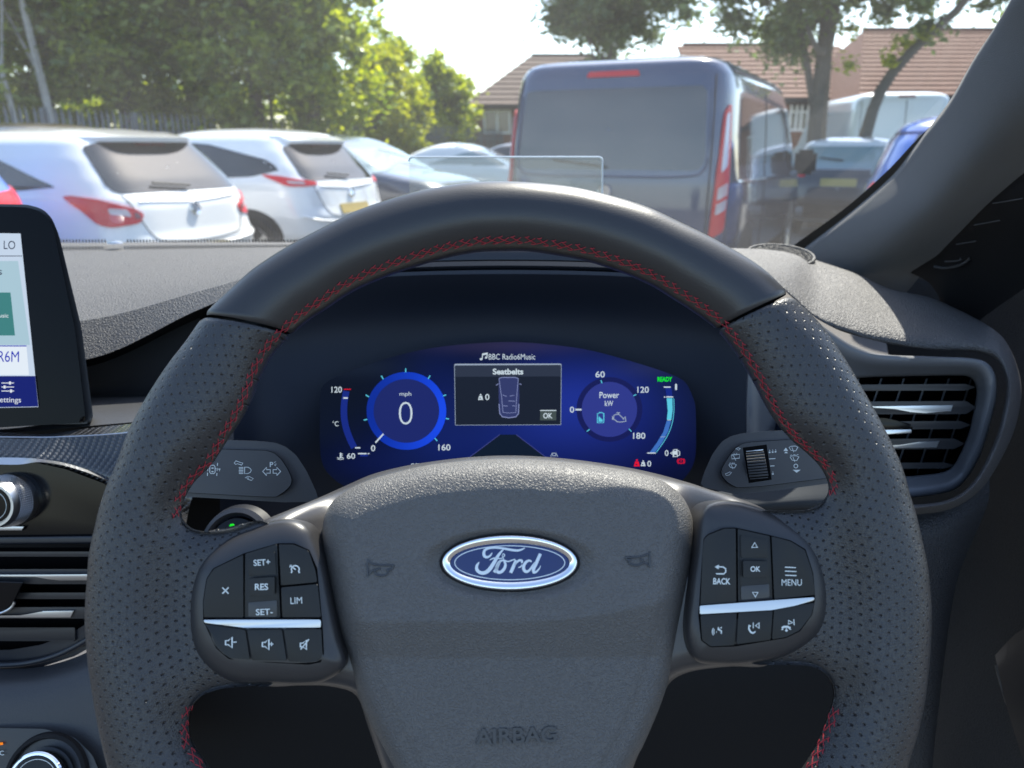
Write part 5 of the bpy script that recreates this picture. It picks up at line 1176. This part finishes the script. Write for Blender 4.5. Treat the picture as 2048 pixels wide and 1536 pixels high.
# light van glimpsed behind the blue van's left edge
car("parked_van", "pale van of which a slanted windscreen edge shows left of the blue van", scale(vanL, .98), GX(1120, 13.5, 1.2), 17.6, R(165), M_vanw, wvan_parts if False else (lambda b, o: [b.patch("windscreen", [(s*5.5,1.2),(s*5.6,1.75),(s*6.2,1.78),(s*6.2,1.2)], M_cgl, o, nt=4) for s in (-1, 1)]), n=9, axles=(.95, 3.9), hw=.97, wr=.34, group="vans in the car park", cat="van")
suv = [(.25,.22,4.1,.76),(.40,.06,4.3,.88),(.60,.02,4.35,.90),(.85,.05,4.28,.90),(1.0,.10,3.9,.88),(1.06,.14,3.3,.86),(1.20,.24,3.0,.81),(1.40,.40,2.6,.73),(1.52,.52,2.35,.64),(1.57,.65,2.2,.54),(1.60,.9,2.0,.36)]
def suv_parts(roofm, two=False):
    def f(b, o):
        h_ = b.z1 / 1.6
        if two: b.patch("tailgate", [(-.70,.50*h_),(.70,.50*h_),(.74,.9*h_),(.66,1.10*h_),(-.66,1.10*h_),(-.74,.9*h_)], dark, o, off=.006, nt=6)
        b.patch("rear_window", [(-.60,1.12*h_),(.60,1.12*h_),(.66,1.18*h_),(.56,1.46*h_),(-.56,1.46*h_),(-.66,1.18*h_)], M_cgl if two else M_cg, o, nt=8, off=.005)
        for s in (-1, 1):
            b.patch("side_window", [(s*1.15,1.16*h_),(s*1.35,1.38*h_),(s*1.7,1.47*h_),(s*2.6,1.48*h_),(s*3.1,1.12*h_),(s*1.8,1.10*h_)], M_cg, o, nt=8)
            b.patch("tail_lamp", [(s*.50,.98*h_),(s*.98,.96*h_),(s*1.12,1.04*h_),(s*.98,1.10*h_),(s*.51,1.05*h_)], M_lampr, o, off=.012, nt=4)
        b.hull("roof_panel", roofm, o, nz=12, z0=b.z1 - .13, z1=b.z1).scale = (1.02, 1.0, 1.006)
        b.patch("number_plate", [(-.26,.78),(.26,.78),(.26,.89),(-.26,.89)], M_plate, o, off=.014, nt=2, r=.01)
        b.patch("rear_bumper", [(-.86,.30),(.86,.30),(.82,.52),(-.82,.52)], M_trim, o, off=.02, nt=3)
        tube("rear_wiper", b.S(np.linspace(0, -.35, 8), np.linspace(1.14, 1.18, 8), .03), .010, M_trim, o, wc=False)
    return f
x, y = -3.36, 4.51
car("parked_car", "bright blue car at far left edge, mostly outside view, with red lamp", suv, x, y, R(-68), bluep, suv_parts(bluep), group=ROWG)
x, y = place(1676, 12.0)
car("parked_suv", "pale roofed four wheel drive with dark tailgate between blue van and blue car", scale(suv, .93), x, y, R(32), silverp, suv_parts(white, True), group=ROWG, axles=(.8, 3.4), wr=.36)
x, y = place(2003, 5.35)
car("parked_car", "bright blue car with red tail lamp, partly hidden by the windscreen pillar", scale(suv, .985), x, y, R(24), bluep, suv_parts(bluep), group=ROWG, axles=(.8, 3.4), wr=.34)

# ------------------------------------------------------------------ palisade fence
M_pal = mat("galvanised_grey", (.16, .18, .20), .55, metal=.3, mottle=.2)
fence = empty("palisade_fence", (GX(0, 15), 15, 0), label="grey metal palisade fence with pointed pales along the trees", cat="fence")
pm_ = bpy.data.meshes.new("pale"); V = [(-.034,-.008,.1),(-.012,.012,.1),(.012,.012,.1),(.034,-.008,.1)]; V = V + [(a, b, 1.98) for a, b, _ in V] + [(0, .006, 2.13)] + [(a, b - .006, c_) for a, b, c_ in V]
pm_.from_pydata([(-.034,-.008,.1),(-.014,.012,.1),(.014,.012,.1),(.034,-.008,.1),(-.034,-.008,1.98),(-.014,.012,1.98),(.014,.012,1.98),(.034,-.008,1.98),(0,.004,2.14),(-.034,-.014,.1),(-.014,.006,.1),(.014,.006,.1),(.034,-.014,.1),(-.034,-.014,1.98),(-.014,.006,1.98),(.014,.006,1.98),(.034,-.014,1.98)], [],
 [(0,1,5,4),(1,2,6,5),(2,3,7,6),(4,5,8),(5,6,8),(6,7,8),(10,9,13,14),(11,10,14,15),(12,11,15,16),(14,13,8),(15,14,8),(16,15,8)]); pm_.materials.append(M_pal)
FA = np.array([GX(-160, 13.5), 13.5]); FB = np.array([GX(300, 18.0), 18.0]); FC = np.array([GX(1060, 34), 34.0])
def fence_run(A, B, sp):
    L = np.linalg.norm(B - A); d = (B - A) / L; ang_ = math.atan2(d[1], d[0])
    for k in range(int(L / sp)):
        p = A + d * sp * (k + .5); ob = bpy.data.objects.new("pale", pm_); ob.location = (p[0], p[1], 0); ob.rotation_euler = (0, R(rng.normal(0, .5)), ang_); link(ob, fence)
    for z in (.45, 1.7):
        M = Matrix.Translation((A[0], A[1], z)) @ Matrix.Rotation(ang_, 4, 'Z'); box("rail", (0, .014, -.02), (L, .05, .02), M_pal, fence, M=M)
    for k in range(int(L / 2.75) + 1):
        p = A + d * 2.75 * k; M = Matrix.Translation((p[0], p[1], 0)) @ Matrix.Rotation(ang_, 4, 'Z'); box("post", (-.05, .05, 0), (.05, .11, 2.1), M_pal, fence, M=M)
fence_run(FA, FB, .150); fence_run(FB, FC, .155)

# ------------------------------------------------------------------ houses
def brick():
    m = mat("red_brick", (.26, .115, .07), .85, mottle=.15); N = NT(m); b = N.n["Principled BSDF"]; tc = N.add("ShaderNodeTexCoord").outputs["Object"]
    mp = N.add("ShaderNodeMapping", {"Vector": tc}); mp.inputs["Rotation"].default_value = (R(90), 0, 0)
    br = N.add("ShaderNodeTexBrick", {"Vector": mp.outputs[0], "Color1": (.24,.085,.045,1), "Color2": (.16,.058,.034,1), "Mortar": (.22,.18,.14,1), "Scale": 1.0, "Mortar Size": .008, "Brick Width": .225, "Row Height": .075}); N.l.new(br.outputs[0], b.inputs["Base Color"]); return m
M_brick = brick(); M_tile = mat("roof_tile_brown", (.125, .052, .034), .85, mottle=.22, wscale=.5, bump=[('noise', 14, .02)]); M_tile2 = mat("roof_tile_dark", (.080, .050, .040), .85, mottle=.2, wscale=.5, bump=[('noise', 14, .02)]); M_upvc = mat("white_window_frame", (.75, .75, .74), .4); M_fas = mat("fascia_brown", (.05, .035, .03), .6)
M_hg = mat("house_glass", (.05, .06, .06), .08, spec=.8)
def house(label, x0, x1, y0, dep, ez, rz_, tile, hipL=0.0, hipR=0.0, wins=(), courses=14):
    o = empty("brick_house", ((x0 + x1) / 2, y0, 0), label=label, cat="house", group="houses behind the car park")
    box("wall", (x0, y0, 0), (x1, y0 + dep, ez), M_brick, o)
    ov = .35; yr = y0 + dep / 2
    def slope(sgn, nm):
        ya = y0 - ov if sgn < 0 else y0 + dep + ov
        for k in range(courses):
            t0, t1 = k / courses, (k + 1) / courses
            def pt(t, e): return ya + (yr - ya) * t, ez - .12 + (rz_ - ez + .12) * t + e
            (ya_, za), (yb, zb) = pt(t0, .05), pt(t1, .01)
            xl0, xl1 = x0 - ov + (hipL + ov) * t0, x0 - ov + (hipL + ov) * t1; xr0, xr1 = x1 + ov - (hipR + ov) * t0, x1 + ov - (hipR + ov) * t1
            if not hipL: xl0 = xl1 = x0 - .2
            if not hipR: xr0 = xr1 = x1 + .2
            V = [(xl0, ya_, za), (xr0, ya_, za), (xr1, yb, zb), (xl1, yb, zb)]; V += [(a, b, c_ - .06) for a, b, c_ in V]
            mk(nm, V, [(0,1,2,3),(7,6,5,4),(0,4,5,1),(1,5,6,2),(2,6,7,3),(3,7,4,0)], tile, o, smooth=False)
    slope(-1, "tile_course")
    V = [(x0 - (ov if hipL else .2), y0 + dep + ov, ez - .12), (x1 + (ov if hipR else .2), y0 + dep + ov, ez - .12), (x1 - hipR, yr, rz_), (x0 + hipL, yr, rz_)]
    mk("roof_back", V + [(a, b, c_ - .06) for a, b, c_ in V], [(0,3,2,1),(4,5,6,7)], tile, o, smooth=False)
    for hp, xa, xb in ((hipL, x0 - ov, x0 + hipL), (hipR, x1 + ov, x1 - hipR)):
        if hp: mk("hip_slope", [(xa, y0 - ov, ez - .12), (xa, y0 + dep + ov, ez - .12), (xb, yr, rz_)], [(0, 2, 1)], tile, o, smooth=False)
        else:
            xg = x0 if hp is hipL and xa < xb + 1 else xb
            mk("gable_wall", [(xb, y0, ez), (xb, y0 + dep, ez), (xb, yr, rz_ - .1)], [(0, 1, 2)], M_brick, o, smooth=False)
    tube("ridge_tile", [(x0 + hipL, yr, rz_ + .01), (x1 - hipR, yr, rz_ + .01)], .09, tile, o)
    box("fascia", (x0 - .2, y0 - ov + .02, ez - .28), (x1 + .2, y0 - ov + .05, ez - .10), M_fas, o); box("gutter", (x0 - .2, y0 - ov - .08, ez - .20), (x1 + .2, y0 - ov + .018, ez - .12), M_trim, o)
    for wx, wz, ww, wh, nm in wins:
        wf = bpy.data.objects.new("window", None); wf.empty_display_size = .1; link(wf, o)
        box("pane", (wx, y0 - .02, wz), (wx + ww, y0 - .005, wz + wh), M_hg, wf)
        for a, b in (((wx - .07, wz - .07), (wx, wz + wh + .07)), ((wx + ww, wz - .07), (wx + ww + .07, wz + wh + .07)), ((wx, wz + wh), (wx + ww, wz + wh + .07)), ((wx, wz - .07), (wx + ww, wz))): box("frame", (a[0], y0 - .06, a[1]), (b[0], y0 - .001, b[1]), M_upvc, wf)
        for k in range(1, nm): xx = wx + ww * k / nm; box("frame", (xx - .035, y0 - .055, wz), (xx + .035, y0 - .0205, wz + wh), M_upvc, wf)
        if nm > 2: box("frame", (wx, y0 - .052, wz + wh * .62), (wx + ww, y0 - .0206, wz + wh * .62 + .05), M_upvc, wf)
    return o
def HZ(py, Y): return 1.33 + Y * math.tan(math.atan((768 - py) / FPX) - PITCH)
Y1 = 32.0; house("brick bungalow with brown tiled roof seen left of the blue van", GX(948, Y1, 3), GX(1200, Y1, 3), Y1, 6.4, HZ(205, Y1), HZ(112, Y1 + 3.2), M_tile2, hipL=2.3, wins=[(GX(970, Y1, 3), HZ(264, Y1), GX(1018, Y1, 3) - GX(970, Y1, 3), HZ(222, Y1) - HZ(264, Y1), 2), (GX(1070, Y1, 3), HZ(264, Y1), 1.1, 1.0, 2)], courses=10)
Y2 = 23.0; house("brick house with brown roof directly behind the big tree trunk", GX(1405, Y2, 3), GX(1738, Y2, 3), Y2, 6.0, HZ(190, Y2), HZ(92, Y2 + 3.0), M_tile, hipL=0, wins=[(GX(1588, Y2, 3), HZ(258, Y2), GX(1618, Y2, 3) - GX(1588, Y2, 3), HZ(206, Y2) - HZ(258, Y2), 3), (GX(1480, Y2, 3), 1.0, 1.2, 1.0, 2)], courses=12)
Y3 = 21.0; house("brick house with rows of reddish roof tiles, rightmost behind the white van", GX(1738, Y3, 3), GX(2300, Y3, 3), Y3, 6.2, HZ(184, Y3), HZ(62, Y3 + 3.1), M_tile, hipL=1.0, wins=[(GX(1900, Y3, 3), 1.0, 1.3, 1.1, 2)], courses=15)

# ------------------------------------------------------------------ trees
def leafmat(name, c_, c2):
    m = bpy.data.materials.new(name); m.use_nodes = True; N = NT(m); N.n.remove(N.n["Principled BSDF"]); out = N.n["Material Output"]
    oi = N.add("ShaderNodeNewGeometry"); rp = N.ramp(oi.outputs["Random Per Island"], [(0, tuple(c_) + (1,)), (1, tuple(c2) + (1,))])
    df = N.add("ShaderNodeBsdfDiffuse", {"Color": rp}); hs = N.add("ShaderNodeHueSaturation", {"Color": rp, "Hue": .475, "Saturation": 1.15, "Value": 1.9}); tr = N.add("ShaderNodeBsdfTranslucent", {"Color": hs.outputs[0]}); gl = N.add("ShaderNodeBsdfGlossy", {"Roughness": .35, "Color": (.7,.75,.7,1)})
    m1 = N.add("ShaderNodeMixShader", {0: .5, 1: df.outputs[0], 2: tr.outputs[0]}); m2 = N.add("ShaderNodeMixShader", {0: .06, 1: m1.outputs[0], 2: gl.outputs[0]}); N.l.new(m2.outputs[0], out.inputs[0]); return m
L_dark = leafmat("leaf_dark_green", (.06,.115,.018), (.29,.36,.055)); L_mid = leafmat("leaf_mid_green", (.075,.14,.018), (.31,.38,.05)); L_yel = leafmat("leaf_yellow_green", (.14,.20,.02), (.30,.34,.04)); L_grey = leafmat("leaf_grey_green", (.055,.10,.035), (.16,.22,.07))
M_bark = mat("bark", (.12, .105, .085), .9, bump=[('noise', 18, .02)], mottle=.3); M_birch = mat("birch_bark", (.42, .40, .37), .8, bump=[('noise', 30, .006)], mottle=.55)
def limb_geo(path, r0, r1, sides=8):
    p = crom(np.array(path, float), 14); return tube_geo(p, np.linspace(r0, r1, 14), sides)
def leaves(C, rad, n, size, par, m, squash=.8, seed=0):
    g = np.random.default_rng(seed); k = g.integers(0, len(C), n); d = g.normal(0, 1, (n, 3)); d /= np.linalg.norm(d, axis=1, keepdims=True)
    rr = rad[k] * np.abs(g.normal(0, .62, n)) ** .9; c_ = C[k] + d * rr[:, None] * np.array([1, 1, squash])
    a = g.normal(0, 1, (n, 3)); a[:, 2] *= .6; a /= np.linalg.norm(a, axis=1, keepdims=True); b = np.cross(a, g.normal(0, 1, (n, 3))); b /= np.linalg.norm(b, axis=1, keepdims=True)
    s = size * g.uniform(.6, 1.3, n)[:, None]; V = np.stack([c_ - a * s, c_ + b * s * .5 - a * s * .1, c_ + a * s, c_ - b * s * .5 - a * s * .1], 1).reshape(-1, 3)
    F = np.arange(4 * n).reshape(n, 4); me = bpy.data.meshes.new("crown"); me.vertices.add(4 * n); me.vertices.foreach_set("co", V.ravel()); me.loops.add(4 * n); me.loops.foreach_set("vertex_index", F.ravel().astype(np.int32)); me.polygons.add(n); me.polygons.foreach_set("loop_start", (np.arange(n) * 4).astype(np.int32)); me.polygons.foreach_set("loop_total", np.full(n, 4, np.int32)); me.update(calc_edges=True); me.materials.append(m)
    return link(bpy.data.objects.new("crown", me), par)
def tree(name, label, x, y, z0, z1, rx, ry, lm, n=14000, size=.11, bark=None, tr=.14, clumps=90, seed=1, lean=0.0, group="trees beyond the car park", shape=1.0, cr=.45, limbs=7, trunk_path=None):
    g = np.random.default_rng(seed); o = empty(name, (x, y, 0), label=label, cat="tree", group=group); zc, hz = (z0 + z1) / 2, (z1 - z0) / 2
    d = g.normal(0, 1, (clumps, 3)); d /= np.linalg.norm(d, axis=1, keepdims=True); rr = g.uniform(0, 1, clumps) ** .38
    C = d * rr[:, None]; C[:, 0] *= rx * (1 - .30 * shape * np.clip(C[:, 2], 0, 1)); C[:, 1] *= ry; C = C * np.array([1, 1, hz]) + np.array([x + lean, y, zc])
    C[:, :2] += g.normal(0, .12, (clumps, 2)); rad = g.uniform(.55, 1.25, clumps) * cr
    leaves(C, rad, n, size, o, lm, seed=seed)
    tp = trunk_path or [(x, y, -.1), (x + lean * .3, y, z0 * .6), (x + lean, y, zc), (x + lean, y, z1 - .5)]
    VV, FF = limb_geo(tp, tr, tr * .25); VV = VV.tolist(); FF = FF.tolist(); tpc = crom(np.array(tp, float), 12)
    for k in range(limbs):
        i = g.integers(3, 10); c_ = C[g.integers(0, clumps)]; s = tpc[i]; mid_ = (s + c_) / 2 + g.normal(0, .15, 3) + [0, 0, -.1]
        v, f = limb_geo([s, mid_, c_], tr * .38, tr * .08, 6); f = f + len(VV); VV += v.tolist(); FF += f.tolist()
    mk("trunk", VV, FF, bark or M_bark, o)
    return o
wood = [(-90, 18.5, 2.6, L_dark), (70, 19.5, 2.5, L_mid), (230, 20.5, 2.4, L_dark), (370, 21.5, 2.6, L_mid), (500, 20.5, 2.3, L_mid), (620, 21.0, 1.55, L_mid)]
labs = ["dark leafy tree at far left behind the palisade fence", "mid green tree between the birch trunks and the fence", "dark green tree above the white hatchback roof", "broad leafy tree above the gap between the white cars", "sunlit green tree above the white crossover roof", "edge tree of the wood where the open sky begins"]
for k, ((px_, Y_, r_, lm), lb) in enumerate(zip(wood, labs)):
    tree("leafy_tree", lb, GX(px_, Y_, 4), Y_, .9, 9.5, r_, 2.0, lm, n=30000, size=.11, clumps=170, seed=20 + k, cr=.62, tr=.2)
for k, (px_, Y_, ln, lb) in enumerate([(108, 17.8, -.55, "white barked birch trunk, thicker of two, behind the fence"), (38, 17.4, -.75, "thin white birch trunk at far left behind the fence")]):
    x_ = GX(px_, Y_, 2); tree("birch_tree", lb, x_, Y_, 4.3, 9.0, 1.3, 1.2, L_mid, n=5000, size=.08, bark=M_birch, tr=.11 if k == 0 else .075, clumps=40, seed=40 + k, limbs=3, trunk_path=[(x_, Y_, -.1), (x_ + ln * .15, Y_, 2.0), (x_ + ln * .5, Y_, 4.2), (x_ + ln, Y_, 8.0)])
tree("leafy_tree", "yellow-green bushy tree in the middle gap under open sky", GX(782, 25), 25, .4, HZ(70, 25), 1.35, 1.2, L_yel, n=15000, size=.10, clumps=90, seed=51, cr=.36)
tree("leafy_tree", "taller green tree right behind the yellow-green one", GX(772, 28, 4), 28, 1.5, HZ(28, 28), 1.15, 1.2, L_mid, n=11000, size=.10, clumps=70, seed=52, cr=.4)
tree("leafy_tree", "small pale green tree beside the left bungalow gable", GX(893, 30), 30, .3, HZ(95, 30), 1.0, 1.0, L_mid, n=17000, size=.095, clumps=110, seed=63, cr=.40, shape=.6)
tree("leafy_tree", "low bush-like tree at the end of the fence", GX(845, 29), 29, .2, 2.9, 1.3, .9, L_yel, n=7000, size=.10, clumps=40, seed=56, cr=.35)
tree("leafy_tree", "feathery green tree whose crown rises over the blue van", GX(1225, 20, 5), 20, HZ(122, 20), 7.6, 2.1, 1.7, L_grey, n=42000, size=.085, clumps=170, seed=54, tr=.10, cr=.48, shape=.1)
x_ = GX(1650, 14.0, 3); o = tree("leafy_tree", "large dark tree with thick trunk in front of the brick houses", x_ + .15, 14.0, HZ(112, 14), 7.4, 2.75, 2.0, L_grey, n=75000, size=.068, clumps=230, seed=55, cr=.46, tr=.20, shape=-.1, limbs=12, trunk_path=[(x_ + .12, 14, -.1), (x_ + .02, 14, 1.6), (x_, 14, 3.0), (x_ - .1, 14.1, 6.5)])
v, f = limb_geo([(GX(1745, 13.5, 3), 13.5, 1.0), (GX(1775, 13.5, 3), 13.5, HZ(180, 13.5)), (GX(1850, 13.5, 3), 13.5, HZ(75, 13.5)), (GX(1905, 13.5, 3), 13.5, HZ(20, 13.5)), (GX(1990, 13.5, 3), 13.5, HZ(-120, 13.5))], .11, .05, 10)
t2 = empty("leaning_tree", (GX(1745, 13.5, 0), 13.5, 0), label="leaning slim tree with sparse drooping leaves at upper right", cat="tree", group="trees beyond the car park")
mk("trunk", v, f, M_bark, t2)
g_ = np.random.default_rng(9); Cc = np.stack([GX(1, 13.5) * 0 + np.array([GX(p, 13.5, 4) for p in g_.uniform(1760, 2150, 60)]), g_.normal(13.5, .5, 60), np.array([HZ(q, 13.5) for q in g_.uniform(-260, 35, 60)])], 1)
leaves(Cc, g_.uniform(.2, .45, 60), 9000, .075, t2, L_grey, seed=5)
Cc = np.array([(GX(a, 13.5, 3), 13.4, HZ(b, 13.5)) for a, b in ((1800, 90), (1845, 75), (1780, 120), (1700, 130), (1690, 60))]); leaves(Cc, np.full(5, .2), 260, .07, t2, L_yel, seed=6)
# hedge and verge behind the fence
vg = mk("grass_verge", [(-60, 19.2, .02), (60, 24, .02), (80, 90, .02), (-80, 90, .02)], [(0, 1, 2, 3)], mat("verge_grass", (.05, .075, .02), .9, mottle=.4), smooth=False); tag(vg, kind="structure")
Cc = np.stack([rng.uniform(-24, 1, 330), rng.uniform(0, 1, 330), rng.uniform(.2, 3.3, 330)], 1); Cc[:, 1] = 22 + (Cc[:, 0] + 20) * .62 + Cc[:, 1] * 3
hd = leaves(Cc, rng.uniform(.5, .9, 330), 40000, .13, None, L_dark, seed=8); hd.name = "undergrowth"; tag(hd, kind="stuff")

# ------------------------------------------------------------------ windscreen and head-up glass
def thin_glass(name, refl=1.0, dust=.02, specks=True):
    m = bpy.data.materials.new(name); m.use_nodes = True; N = NT(m); N.n.remove(N.n["Principled BSDF"]); out = N.n["Material Output"]
    lw = N.add("ShaderNodeLayerWeight", {"Blend": .5}); fr_ = N.math('ADD', .07, N.math('MULTIPLY', .93, N.math('POWER', lw.outputs["Facing"], 5.0))); tr = N.add("ShaderNodeBsdfTransparent", {"Color": (.93, .96, .945, 1)}); gl = N.add("ShaderNodeBsdfGlossy", {"Roughness": .004, "Color": (refl,) * 3 + (1,)})
    m1 = N.add("ShaderNodeMixShader", {0: fr_, 1: tr.outputs[0], 2: gl.outputs[0]})
    df = N.add("ShaderNodeBsdfDiffuse", {"Color": (.8, .8, .78, 1)}); tl = N.add("ShaderNodeBsdfTranslucent", {"Color": (.8, .8, .78, 1)}); d2 = N.add("ShaderNodeMixShader", {0: .5, 1: df.outputs[0], 2: tl.outputs[0]})
    tc = N.add("ShaderNodeTexCoord").outputs["Object"]; nz = N.add("ShaderNodeTexNoise", {"Vector": tc, "Scale": 2.2, "Detail": 7.0, "Roughness": .7})
    f = N.add("ShaderNodeMapRange", {"Value": nz.outputs[0], "From Min": .3, "From Max": .75, "To Min": dust * .4, "To Max": dust * 1.8}).outputs[0]
    if specks:
        vo = N.add("ShaderNodeTexVoronoi", {"Vector": tc, "Scale": 55.0}); sp = N.add("ShaderNodeMapRange", {"Value": vo.outputs["Distance"], "From Min": .025, "From Max": .04, "To Min": 1.0, "To Max": 0.0}).outputs[0]
        wn_ = N.add("ShaderNodeTexWhiteNoise", {"Vector": vo.outputs["Position"]}); pick = N.math('GREATER_THAN', wn_.outputs[0], .90); f = N.math('MAXIMUM', f, N.math('MULTIPLY', N.math('MULTIPLY', sp, pick), .55))
    m2 = N.add("ShaderNodeMixShader", {0: f, 1: m1.outputs[0], 2: d2.outputs[0]}); N.l.new(m2.outputs[0], out.inputs[0]); return m
wsr = []
for t in np.linspace(0, 1, 16):
    # base edge (far, low) to header (near, high)
    base = P(0, 0, 1.0) * 0
    row_ = []
    for s in np.linspace(-1, 1, 25):
        x = -.35 + .80 * s * (1 - .10 * t); bow = .14 * (s * s)
        row_.append((x, 1.20 - bow - t * .86 + .0, 1.19 + t * .50 - .02 * s * s))
    wsr.append(row_)
ws = grid("glass", np.array(wsr), thin_glass("windscreen_glass", dust=.030), None)
wse = empty("windscreen", (-.35, 1.2, 1.19), label="dusty curved windscreen with faint dashboard reflections above the steering wheel", cat="windscreen")
ws.parent = wse; ws.matrix_parent_inverse = chain(wse).inverted()
hu = empty("head_up_glass", tuple(P(1010, 400, .70)), label="clear rounded head-up display glass rising behind the wheel top", cat="glass screen")
HP = Plane(1011, 380, .70, -8); 
hp_out = rnd([(818,314),(1205,314),(1203,520),(820,520)], 9, 6)
hg = prism("pane", hp_out, HP.at, -.0012, .0012, thin_glass("combiner_glass", dust=.03, specks=False), hu, bevel=0)
V = [HP.at([a], [b])[0] for a, b in hp_out if b < 515]
tube("bright_edge", V, .0009, mat("glass_edge", (.75, .78, .8), .2, spec=.8), hu, sides=6)
